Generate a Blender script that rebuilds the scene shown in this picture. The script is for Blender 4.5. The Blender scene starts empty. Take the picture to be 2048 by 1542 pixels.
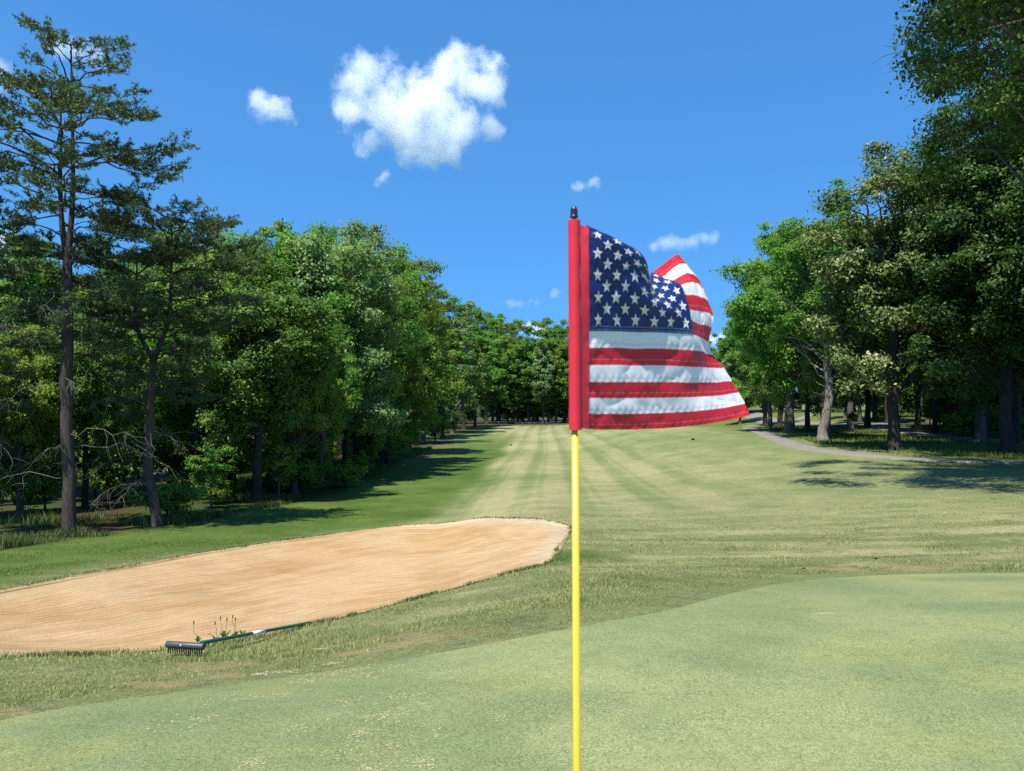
import bpy, math, random
import numpy as np
from mathutils import Vector

# ------------------------------------------------------------------ camera, sky, sun, exposure
sc = bpy.context.scene
col = sc.collection
CAMZ, F, CX, HY = 1.65, 1500.0, 1024.0, 790.0        # eye height, focal length in photo pixels, principal column, horizon row
cam_d = bpy.data.cameras.new('camera')
cam = bpy.data.objects.new('camera', cam_d)
col.objects.link(cam)
cam.location = (0, 0, CAMZ)
cam.rotation_euler = (math.pi / 2, 0, 0)
cam_d.sensor_width = 36
cam_d.lens = 36 * F / 2048
cam_d.shift_y = (HY - 771) / 2048
cam_d.clip_start, cam_d.clip_end = 0.05, 20000
cam_d.dof.use_dof = True
cam_d.dof.focus_distance = 28
cam_d.dof.aperture_fstop = 8.5
sc.camera = cam

SUN_EL = math.radians(63)
sun_h = Vector((-0.50, -0.866, 0)).normalized()
sun_vec = Vector((sun_h.x * math.cos(SUN_EL), sun_h.y * math.cos(SUN_EL), math.sin(SUN_EL)))
w = bpy.data.worlds.new('World')
sc.world = w
w.use_nodes = True
wn = w.node_tree
bg = wn.nodes['Background']
sky = wn.nodes.new('ShaderNodeTexSky')
sky.sky_type = 'NISHITA'
sky.sun_disc = False
sky.sun_elevation = SUN_EL
sky.sun_rotation = math.atan2(sun_vec.x, sun_vec.y)
sky.altitude = 0
sky.air_density = 1.0
sky.dust_density = 0.0
sky.ozone_density = 10.0
# the clear June sky hardly pales towards the horizon: look the sky model up in a narrower band of elevations
wtc = wn.nodes.new('ShaderNodeTexCoord')
wsep = wn.nodes.new('ShaderNodeSeparateXYZ')
wcmb = wn.nodes.new('ShaderNodeCombineXYZ')
wz = wn.nodes.new('ShaderNodeMath')
wz.operation = 'MULTIPLY_ADD'
wz.inputs[1].default_value, wz.inputs[2].default_value = 0.62, 0.235
wtint = wn.nodes.new('ShaderNodeMix')
wtint.data_type, wtint.blend_type = 'RGBA', 'MULTIPLY'
wtint.inputs[0].default_value = 1.0
wtint.inputs[7].default_value = (0.54, 0.93, 1.02, 1)
wn.links.new(wtc.outputs['Generated'], wsep.inputs[0])
wn.links.new(wsep.outputs['X'], wcmb.inputs['X'])
wn.links.new(wsep.outputs['Y'], wcmb.inputs['Y'])
wn.links.new(wsep.outputs['Z'], wz.inputs[0])
wn.links.new(wz.outputs[0], wcmb.inputs['Z'])
wn.links.new(wcmb.outputs[0], sky.inputs['Vector'])
wn.links.new(sky.outputs[0], wtint.inputs[6])
wn.links.new(wtint.outputs[2], bg.inputs[0])
bg.inputs[1].default_value = 0.130
sl = bpy.data.lights.new('sun', 'SUN')
sl.energy = 5.0
sl.angle = math.radians(0.55)
sl.color = (1.0, 0.95, 0.87)
so = bpy.data.objects.new('sun', sl)
col.objects.link(so)
so.rotation_euler = sun_vec.to_track_quat('Z', 'Y').to_euler()
so.location = (-20, -50, 120)
sc.view_settings.view_transform = 'Standard'
sc.view_settings.look = 'None'
sc.view_settings.exposure = 0.8
sc.view_settings.gamma = 1
sc.view_settings.use_curve_mapping = False
cy = sc.cycles
cy.max_bounces = 16
cy.volume_bounces = 14
cy.volume_step_rate = 0.35
cy.volume_max_steps = 256
cy.diffuse_bounces = 5
cy.glossy_bounces = 2
cy.transmission_bounces = 4
cy.transparent_max_bounces = 8
cy.use_adaptive_sampling = False
cy.use_denoising = False

# ------------------------------------------------------------------ helpers
RNG = np.random.default_rng(7)


def lin(c):
    c = np.asarray(c, float) / 255
    return np.where(c <= 0.04045, c / 12.92, ((c + 0.055) / 1.055) ** 2.4)


def A(r, g, b, k=2.35):
    """base colour of a surface that looks (r, g, b) in the open sun"""
    return lin((r, g, b)) / k


def sstep(a, b, x):
    t = np.clip((np.asarray(x, float) - a) / (b - a), 0, 1)
    return t * t * (3 - 2 * t)


def _hash(ix, iy, seed):
    h = (ix.astype(np.int64) * 374761393 + iy.astype(np.int64) * 668265263 + seed * 1442695041) & 0x7fffffff
    h = ((h ^ (h >> 13)) * 1274126177) & 0x7fffffff
    h = h ^ (h >> 16)
    return (h & 0xffff) / 65535.0


def vnoise(x, y, seed=0):
    x0, y0 = np.floor(x), np.floor(y)
    fx, fy = x - x0, y - y0
    fx, fy = fx * fx * (3 - 2 * fx), fy * fy * (3 - 2 * fy)
    a, b = _hash(x0, y0, seed), _hash(x0 + 1, y0, seed)
    c, d = _hash(x0, y0 + 1, seed), _hash(x0 + 1, y0 + 1, seed)
    return (a * (1 - fx) + b * fx) * (1 - fy) + (c * (1 - fx) + d * fx) * fy


def fbm(x, y, seed=0, oct=4):
    s, a, n = 0, 0.5, 0
    for i in range(oct):
        s = s + a * vnoise(x * 2 ** i + 17.3 * i, y * 2 ** i - 9.1 * i, seed + i)
        n += a
        a *= 0.5
    return s / n                       # 0..1, mean 0.5


def mesh(name, v, tris=None, quads=None, mat=None, smooth=False, attrs=None, colour=None, uv=None, mats=None, midx=None):
    me = bpy.data.meshes.new(name)
    v = np.asarray(v, np.float32)
    me.vertices.add(len(v))
    me.vertices.foreach_set('co', v.ravel())
    loops, starts = [], []
    n = 0
    for arr, k in ((tris, 3), (quads, 4)):
        if arr is None or len(arr) == 0:
            continue
        arr = np.asarray(arr, np.int32).reshape(-1, k)
        loops.append(arr.ravel())
        starts.append(n + np.arange(len(arr), dtype=np.int32) * k)
        n += arr.size
    loops, starts = np.concatenate(loops), np.concatenate(starts)
    me.loops.add(len(loops))
    me.loops.foreach_set('vertex_index', loops)
    me.polygons.add(len(starts))
    me.polygons.foreach_set('loop_start', starts)
    if smooth:
        me.polygons.foreach_set('use_smooth', np.ones(len(starts), bool))
    for k, val in (attrs or {}).items():
        at = me.attributes.new(k, 'FLOAT', 'POINT')
        at.data.foreach_set('value', np.asarray(val, np.float32))
    if colour is not None:
        at = me.attributes.new('tone', 'FLOAT_COLOR', 'POINT')
        c4 = np.ones((len(v), 4), np.float32)
        c4[:, :3] = colour
        at.data.foreach_set('color', c4.ravel())
    if uv is not None:
        ul = me.uv_layers.new(name='UVMap')
        ul.data.foreach_set('uv', np.asarray(uv, np.float32)[loops].ravel())
    for m in (mats or ([mat] if mat else [])):
        me.materials.append(m)
    if midx is not None:
        me.polygons.foreach_set('material_index', np.asarray(midx, np.int32))
    me.update(calc_edges=True)
    me.validate()
    return me


def obj(name, me, parent=None, loc=None, rz=0, scale=None):
    o = bpy.data.objects.new(name, me)
    col.objects.link(o)
    if parent:
        o.parent = parent
    if loc is not None:
        o.location = loc
    o.rotation_euler = (0, 0, rz)
    if scale is not None:
        o.scale = scale if hasattr(scale, '__len__') else (scale,) * 3
    return o


def tag(o, label=None, cat=None, group=None, kind=None):
    for k, val in (('label', label), ('category', cat), ('group', group), ('kind', kind)):
        if val:
            o[k] = val
    return o


def thing(name, label, cat, loc=(0, 0, 0), group=None, rz=0):
    return tag(obj(name, None, None, loc, rz), label, cat, group)


class MB:
    def __init__(s):
        s.v, s.t, s.q, s.n = [], [], [], 0

    def add(s, v, t=None, q=None):
        v = np.asarray(v, float).reshape(-1, 3)
        if t is not None and len(t):
            s.t.append(np.asarray(t, int) + s.n)
        if q is not None and len(q):
            s.q.append(np.asarray(q, int) + s.n)
        s.v.append(v)
        s.n += len(v)

    def tube(s, pts, rad, n=6, cap=True):
        pts = np.asarray(pts, float)
        rad = np.broadcast_to(np.asarray(rad, float), (len(pts),))
        tan = np.gradient(pts, axis=0)
        tan /= np.linalg.norm(tan, axis=1, keepdims=True) + 1e-12
        ref = np.where(np.abs(tan[:, 2:3]) > 0.9, np.array([[1.0, 0, 0]]), np.array([[0, 0, 1.0]]))
        if np.abs(tan[:, 2]).max() > 0.9 and np.abs(tan[:, 2]).min() < 0.9:
            ref = np.array([[0.31, 0.95, 0.05]])
        a = np.cross(tan, ref)
        a /= np.linalg.norm(a, axis=1, keepdims=True) + 1e-12
        b = np.cross(tan, a)
        th = np.arange(n) * 2 * math.pi / n
        ring = a[:, None, :] * np.cos(th)[None, :, None] + b[:, None, :] * np.sin(th)[None, :, None]
        v = (pts[:, None, :] + ring * rad[:, None, None]).reshape(-1, 3)
        i, j = np.meshgrid(np.arange(len(pts) - 1), np.arange(n), indexing='ij')
        i, j = i.ravel(), j.ravel()
        j2 = (j + 1) % n
        q = np.stack([i * n + j, i * n + j2, (i + 1) * n + j2, (i + 1) * n + j], 1)
        t = []
        if cap:
            for k in range(1, n - 1):
                t.append((0, k + 1, k))
                o = (len(pts) - 1) * n
                t.append((o, o + k, o + k + 1))
        s.add(v, t, q)

    def lathe(s, prof, c=(0, 0, 0), n=20):
        prof = np.asarray(prof, float)
        th = np.arange(n) * 2 * math.pi / n
        v = np.stack([prof[:, 0:1] * np.cos(th) + c[0], prof[:, 0:1] * np.sin(th) + c[1], np.repeat(prof[:, 1:2], n, 1) + c[2]], 2).reshape(-1, 3)
        i, j = np.meshgrid(np.arange(len(prof) - 1), np.arange(n), indexing='ij')
        i, j = i.ravel(), j.ravel()
        j2 = (j + 1) % n
        s.add(v, None, np.stack([i * n + j, i * n + j2, (i + 1) * n + j2, (i + 1) * n + j], 1))

    def box(s, c, h, rz=0):
        x, y, z = h
        v = np.array([[-x, -y, -z], [x, -y, -z], [x, y, -z], [-x, y, -z], [-x, -y, z], [x, -y, z], [x, y, z], [-x, y, z]], float)
        R = np.array([[math.cos(rz), -math.sin(rz), 0], [math.sin(rz), math.cos(rz), 0], [0, 0, 1]])
        s.add(v @ R.T + np.asarray(c), None, [(0, 3, 2, 1), (4, 5, 6, 7), (0, 1, 5, 4), (1, 2, 6, 5), (2, 3, 7, 6), (3, 0, 4, 7)])

    def mesh(s, name, mat, smooth=True, **k):
        return mesh(name, np.concatenate(s.v), np.concatenate(s.t) if s.t else None, np.concatenate(s.q) if s.q else None, mat, smooth, **k)


# ------------------------------------------------------------------ materials
def new_mat(name):
    m = bpy.data.materials.new(name)
    m.use_nodes = True
    nt = m.node_tree
    return m, nt, nt.nodes['Principled BSDF'], nt.nodes['Material Output']


def N(nt, typ, **k):
    n = nt.nodes.new(typ)
    for a, b in k.items():
        if a.startswith('i_'):
            key = a[2:]
            n.inputs[int(key) if key.isdigit() else key.replace('_', ' ')].default_value = b
        else:
            setattr(n, a, b)
    return n


def ramp(nt, stops, fac):
    r = nt.nodes.new('ShaderNodeValToRGB')
    e = r.color_ramp.elements
    while len(e) < len(stops):
        e.new(0.5)
    for x, (p, c) in zip(e, stops):
        x.position = p
        x.color = (*c, 1) if len(c) == 3 else c
    nt.links.new(fac, r.inputs[0])
    return r


def maths(nt, op, a, b=None, clamp=False):
    n = nt.nodes.new('ShaderNodeMath')
    n.operation = op
    n.use_clamp = clamp
    for i, x in enumerate((a, b)):
        if x is None:
            continue
        if isinstance(x, (int, float)):
            n.inputs[i].default_value = x
        else:
            nt.links.new(x, n.inputs[i])
    return n.outputs[0]


def mixc(nt, fac, a, b, mode='MIX'):
    n = nt.nodes.new('ShaderNodeMix')
    n.data_type = 'RGBA'
    n.blend_type = mode
    for i, x in ((0, fac), (6, a), (7, b)):
        if hasattr(x, 'links'):
            nt.links.new(x, n.inputs[i])
        else:
            n.inputs[i].default_value = x if i == 0 else ((*x, 1) if len(x) == 3 else x)
    return n.outputs[2]


def noise(nt, scale, detail=3, rough=0.6, vec=None, stretch=None):
    n = nt.nodes.new('ShaderNodeTexNoise')
    n.inputs['Scale'].default_value = scale
    n.inputs['Detail'].default_value = detail
    n.inputs['Roughness'].default_value = rough
    if vec is not None:
        if stretch:
            mp = nt.nodes.new('ShaderNodeMapping')
            mp.inputs['Scale'].default_value = stretch
            nt.links.new(vec, mp.inputs[0])
            vec = mp.outputs[0]
        nt.links.new(vec, n.inputs['Vector'])
    return n.outputs[0]


def bump(nt, p, h, strength, dist):
    b = nt.nodes.new('ShaderNodeBump')
    b.inputs['Strength'].default_value = strength
    b.inputs['Distance'].default_value = dist
    nt.links.new(h, b.inputs['Height'])
    nt.links.new(b.outputs[0], p.inputs['Normal'])


def turf_mat(name, scales, amp, bdist, bstr):
    """tone attribute times several octaves of grain"""
    m, nt, p, out = new_mat(name)
    at = N(nt, 'ShaderNodeAttribute', attribute_name='tone')
    co = nt.nodes.new('ShaderNodeTexCoord').outputs['Object']
    tot = None
    for sc_, am in zip(scales, amp):
        f = maths(nt, 'MULTIPLY', maths(nt, 'SUBTRACT', noise(nt, sc_, 2, 0.7, co), 0.5), am)
        tot = f if tot is None else maths(nt, 'ADD', tot, f)
    k = maths(nt, 'MAXIMUM', maths(nt, 'ADD', tot, 1.0), 0.12)
    cmb = N(nt, 'ShaderNodeVectorMath', operation='SCALE')
    nt.links.new(at.outputs['Color'], cmb.inputs[0])
    nt.links.new(k, cmb.inputs['Scale'])
    # dry and lush specks
    sp = noise(nt, scales[-1] * 0.7, 2, 0.6, co)
    f2 = maths(nt, 'MULTIPLY', maths(nt, 'SUBTRACT', sp, 0.52, True), 2.2, True)
    hue = mixc(nt, f2, (1, 1, 1), (1.28, 1.10, 0.80))
    c = mixc(nt, 1.0, cmb.outputs[0], hue, 'MULTIPLY')
    nt.links.new(c, p.inputs['Base Color'])
    p.inputs['Roughness'].default_value = 0.85
    p.inputs['Specular IOR Level'].default_value = 0.15
    bump(nt, p, noise(nt, scales[-1], 2, 0.7, co), bstr, bdist)
    return m


M_TURF = turf_mat('turf', (0.9, 7, 38, 120), (0.3, 0.9, 1.7, 2.2), 0.02, 0.8)
M_GREEN = turf_mat('cropped_turf', (1.3, 9, 60, 170), (0.15, 0.35, 1.3, 3.0), 0.004, 0.7)


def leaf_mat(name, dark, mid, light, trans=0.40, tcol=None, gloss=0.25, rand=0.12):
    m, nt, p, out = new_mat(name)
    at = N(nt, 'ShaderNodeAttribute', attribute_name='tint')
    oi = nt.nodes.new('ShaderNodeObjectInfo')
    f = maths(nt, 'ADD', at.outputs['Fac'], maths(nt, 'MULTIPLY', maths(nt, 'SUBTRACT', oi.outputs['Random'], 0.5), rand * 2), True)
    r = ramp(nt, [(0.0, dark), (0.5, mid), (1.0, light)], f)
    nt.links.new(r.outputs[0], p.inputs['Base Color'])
    p.inputs['Roughness'].default_value = 0.5
    p.inputs['Specular IOR Level'].default_value = gloss
    tr = nt.nodes.new('ShaderNodeBsdfTranslucent')
    c = mixc(nt, 1.0, r.outputs[0], tcol or (1.5, 1.6, 0.6), 'MULTIPLY')
    nt.links.new(c, tr.inputs[0])
    mx = nt.nodes.new('ShaderNodeMixShader')
    mx.inputs[0].default_value = trans
    nt.links.new(p.outputs[0], mx.inputs[1])
    nt.links.new(tr.outputs[0], mx.inputs[2])
    nt.links.new(mx.outputs[0], out.inputs[0])
    return m


M_LEAF = leaf_mat('oak_leaves', (0.056, 0.138, 0.022), (0.117, 0.255, 0.039), (0.218, 0.373, 0.061))
M_LEAF_PALE = leaf_mat('pale_leaves', (0.084, 0.146, 0.053), (0.162, 0.258, 0.091), (0.313, 0.408, 0.176))
M_LEAF_WARM = leaf_mat('warm_leaves', (0.081, 0.133, 0.021), (0.159, 0.240, 0.036), (0.299, 0.355, 0.059))
M_LEAF_DARK = leaf_mat('dark_leaves', (0.043, 0.091, 0.014), (0.082, 0.161, 0.024), (0.155, 0.244, 0.037), 0.28)
M_LEAF_BLOOM = leaf_mat('blooming_leaves', (0.05, 0.09, 0.02), (0.11, 0.16, 0.04), (0.50, 0.50, 0.24), 0.25)
M_LEAF_SHADE = leaf_mat('shaded_leaves', (0.025, 0.055, 0.011), (0.054, 0.112, 0.019), (0.119, 0.194, 0.033), 0.25)  # leaf colour darkened to carry the shade of the right-hand trees
M_LEAF_LIT = leaf_mat('young_leaves', (0.071, 0.153, 0.018), (0.141, 0.268, 0.036), (0.257, 0.382, 0.066), 0.4)
M_NEEDLE = leaf_mat('pine_needles', (0.044, 0.074, 0.029), (0.086, 0.133, 0.049), (0.171, 0.232, 0.078), 0.15)


def bark_mat(name, c1, c2, s=5):
    m, nt, p, out = new_mat(name)
    co = nt.nodes.new('ShaderNodeTexCoord').outputs['Object']
    n1 = noise(nt, s, 5, 0.7, co, (2.6, 2.6, 0.5))
    n2 = noise(nt, s * 0.25, 3, 0.6, co)
    r = ramp(nt, [(0.3, c1), (0.7, c2)], maths(nt, 'ADD', maths(nt, 'MULTIPLY', n1, 0.7), maths(nt, 'MULTIPLY', n2, 0.3)))
    nt.links.new(r.outputs[0], p.inputs['Base Color'])
    p.inputs['Roughness'].default_value = 0.95
    p.inputs['Specular IOR Level'].default_value = 0.1
    bump(nt, p, n1, 1.0, 0.08)
    return m


M_BARK = bark_mat('grey_bark', (0.055, 0.045, 0.035), (0.17, 0.15, 0.125))
M_BARK_DARK = bark_mat('dark_bark', (0.025, 0.021, 0.017), (0.075, 0.064, 0.052))
M_BARK_PINE = bark_mat('pine_bark', (0.045, 0.036, 0.030), (0.12, 0.10, 0.085), 7)
M_BARK_PALE = bark_mat('pale_bark', (0.12, 0.105, 0.085), (0.30, 0.275, 0.235))
M_TWIG = bark_mat('dead_twigs', (0.09, 0.08, 0.068), (0.19, 0.175, 0.15))


def plain(name, c, rough=0.5, spec=0.4, noise_s=None, var=0.3, b=None, metal=0):
    m, nt, p, out = new_mat(name)
    if noise_s:
        co = nt.nodes.new('ShaderNodeTexCoord').outputs['Object']
        n1 = noise(nt, noise_s, 4, 0.65, co)
        c = np.asarray(c)
        r = ramp(nt, [(0.3, tuple(c * (1 - var))), (0.7, tuple(np.minimum(c * (1 + var), 0.95)))], n1)
        nt.links.new(r.outputs[0], p.inputs['Base Color'])
        if b:
            bump(nt, p, n1, 0.7, b)
    else:
        p.inputs['Base Color'].default_value = (*c, 1)
    p.inputs['Roughness'].default_value = rough
    p.inputs['Specular IOR Level'].default_value = spec
    p.inputs['Metallic'].default_value = metal
    return m


# ------------------------------------------------------------------ terrain
_ly = np.linspace(math.log(0.5), math.log(3000), 1600)


def _profile(pts):
    ys, zs = np.array([p[0] for p in pts], float), np.array([p[1] for p in pts], float)
    z = np.interp(_ly, np.log(ys), zs)
    k = np.exp(-0.5 * (np.arange(-60, 61) / 22.0) ** 2)
    k /= k.sum()
    return np.convolve(np.pad(z, 60, mode='edge'), k, 'valid')


P_C = _profile([(1, 0), (4.2, 0), (6, -.08), (7.5, -.30), (9, -.55), (11, -.85), (13, -1.2), (20, -1.72), (30, -2.4), (55, -3.4), (84, -4.2), (130, -5.0), (172, -5.2), (215, -5.6), (400, -6), (3000, -8)])
P_R = _profile([(1, 0), (6.6, 0), (7.4, -.06), (9, -.26), (12, -.65), (20, -1.15), (30, -1.5), (40, -1.65), (90, -1.65), (200, -1.9), (400, -3), (3000, -8)])
P_M = _profile([(1, 0), (6.6, 0), (7.4, -.06), (9, -.26), (12, -.65), (20, -1.15), (30, -1.5), (40, -1.65), (84, -1.75), (105, -2.6), (130, -3.7), (172, -5.0), (215, -5.6), (400, -6), (3000, -8)])
P_L = _profile([(1, 0), (3.4, 0), (4.3, -.10), (6.3, -.55), (7, -.72), (8.2, -.90), (11, -1.25), (15, -1.75), (22, -2.5), (30, -2.95), (44, -3.45), (68, -4.15), (100, -4.5), (150, -5.0), (400, -6), (3000, -8)])


def hills(x, y):
    x, y = np.asarray(x, float), np.asarray(y, float)
    r = np.log(np.maximum(np.where(y > 0.5, y, 0.5 + 0.5 * np.abs(y) * (y < -9)), 0.5))
    wr = sstep(3, 19, x)
    wl = sstep(1.2, -2.6, x)
    wf = sstep(36, 52, x)
    z = np.interp(r, _ly, P_C) * (1 - wr - wl) + (np.interp(r, _ly, P_R) * wf + np.interp(r, _ly, P_M) * (1 - wf)) * wr + np.interp(r, _ly, P_L) * wl
    d = np.hypot(x, y)
    z = z + (fbm(x / 5.0, y / 5.0, 3, 2) - 0.5) * 0.22 * sstep(8, 26, d) * sstep(220, 100, d)
    return z


def unproject(px, py):
    """ground point seen at a place in the photograph"""
    ds = np.exp(np.linspace(math.log(1.2), math.log(500), 3000))
    out = []
    for a, b in zip(np.atleast_1d(px), np.atleast_1d(py)):
        x = (a - CX) / F * ds
        zr = CAMZ - (b - HY) / F * ds
        g = hills(x, ds)
        k = np.argmax(g >= zr)
        if k == 0:
            k = len(ds) - 1
        t = (zr[k - 1] - g[k - 1]) / ((zr[k - 1] - g[k - 1]) - (zr[k] - g[k]) + 1e-12)
        d = ds[k - 1] + (ds[k] - ds[k - 1]) * np.clip(t, 0, 1)
        out.append(((a - CX) / F * d, d))
    return np.array(out)


def smooth_line(p, n):
    """Catmull-Rom resampling of a polyline"""
    p = np.asarray(p, float)
    L = np.concatenate([[0], np.cumsum(np.linalg.norm(np.diff(p, axis=0), axis=1) ** 0.5 + 1e-6)])
    t = np.linspace(0, L[-1], n)
    m = np.gradient(p, L, axis=0)
    i = np.clip(np.searchsorted(L, t, 'right') - 1, 0, len(p) - 2)
    h = (L[i + 1] - L[i])[:, None]
    s = ((t - L[i])[:, None]) / h
    return (2 * s**3 - 3 * s**2 + 1) * p[i] + (s**3 - 2 * s**2 + s) * h * m[i] + (-2 * s**3 + 3 * s**2) * p[i + 1] + (s**3 - s**2) * h * m[i + 1]


def edge_dist(x, y, poly):
    """signed distance to a closed polygon, positive inside"""
    x, y = np.ravel(x), np.ravel(y)
    d = np.full(len(x), 1e9)
    ins = np.zeros(len(x), bool)
    for (x0, y0), (x1, y1) in zip(poly, np.roll(poly, -1, axis=0)):
        ex, ey = x1 - x0, y1 - y0
        t = np.clip(((x - x0) * ex + (y - y0) * ey) / (ex * ex + ey * ey + 1e-12), 0, 1)
        d = np.minimum(d, (x - x0 - t * ex) ** 2 + (y - y0 - t * ey) ** 2)
        c = ((y0 > y) != (y1 > y)) & (x < ex * (y - y0) / (ey if abs(ey) > 1e-12 else 1e-12) + x0)
        ins ^= c
    d = np.sqrt(d)
    return np.where(ins, d, -d)


# outlines surveyed from the photograph
B_FAR = smooth_line(unproject([-420, -200, 0, 200, 400, 600, 800, 930, 1020, 1090, 1136, 1141, 1130, 1112], [1250, 1216, 1181, 1143, 1107, 1077, 1052, 1041, 1037, 1041, 1053, 1066, 1080, 1098]), 260)
B_NEAR = smooth_line(unproject([-420, -200, 0, 150, 300, 400, 500, 640, 780, 900, 1000, 1080, 1106, 1112], [1270, 1304, 1313, 1311, 1303, 1294, 1278, 1246, 1211, 1180, 1152, 1132, 1120, 1098]), 260)
for e_, s_, a_ in ((B_FAR, 11, 0.16), (B_NEAR, 12, 0.05)):
    n_ = (fbm(np.arange(260) / 9.0, np.zeros(260), s_, 3) - 0.5) * 2 * a_ * np.sin(np.linspace(0, math.pi, 260)) ** 0.3
    e_[:, 1] += n_
BUNKER = np.concatenate([B_FAR, B_NEAR[::-1][1:-1]])[::2]
g_ = unproject([2700, 2300, 2048, 1800, 1600, 1450, 1330, 1200, 1060, 900, 700, 500, 300, 130, -20, -300, -700], [1150, 1146, 1146, 1149, 1162, 1190, 1222, 1246, 1272, 1302, 1336, 1364, 1392, 1416, 1445, 1490, 1540])
GREEN = smooth_line(np.concatenate([g_, [(-5.2, -1), (-4, -6), (0, -10), (7, -11), (12, -6), (13, 2), g_[0]]]), 400)[:-1]
m_ = unproject([-300, 0, 138, 330, 513, 680, 760, 850, 920, 1000], [1150, 1098, 1080, 1054, 1019, 984, 945, 902, 872, 853])
MOW_Y, MOW_X = np.concatenate([[-50, 5], m_[:, 1], [400]]), np.concatenate([[-22, -20], m_[:, 0], [m_[-1, 0]]])
f_ = unproject([-200, 300, 640, 880, 945, 990, 1050], [1222, 1118, 1064, 1034, 980, 920, 868])
FAIR_Y, FAIR_X = np.concatenate([[-50, 5], f_[:, 1], [400]]), np.concatenate([[-12, -10], f_[:, 0], [f_[-1, 0]]])


def bunker_drop(sd):
    return 0.06 * sstep(0, 0.12, sd) + 0.30 * sstep(0.05, 2.6, sd)


C_VIVID, C_VIVID2 = A(92, 126, 48), A(124, 150, 72)
C_FAIR, C_FAIR_L = A(144, 164, 104), A(204, 203, 150)
C_ROUGH, C_ROUGH_D = A(160, 170, 112), A(126, 144, 84)
C_DRY = A(196, 178, 128)
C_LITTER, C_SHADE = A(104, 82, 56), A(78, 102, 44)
C_GREENTURF = A(160, 180, 112)


def mixv(a, b, t):
    return a * (1 - t)[:, None] + b * t[:, None]


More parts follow.
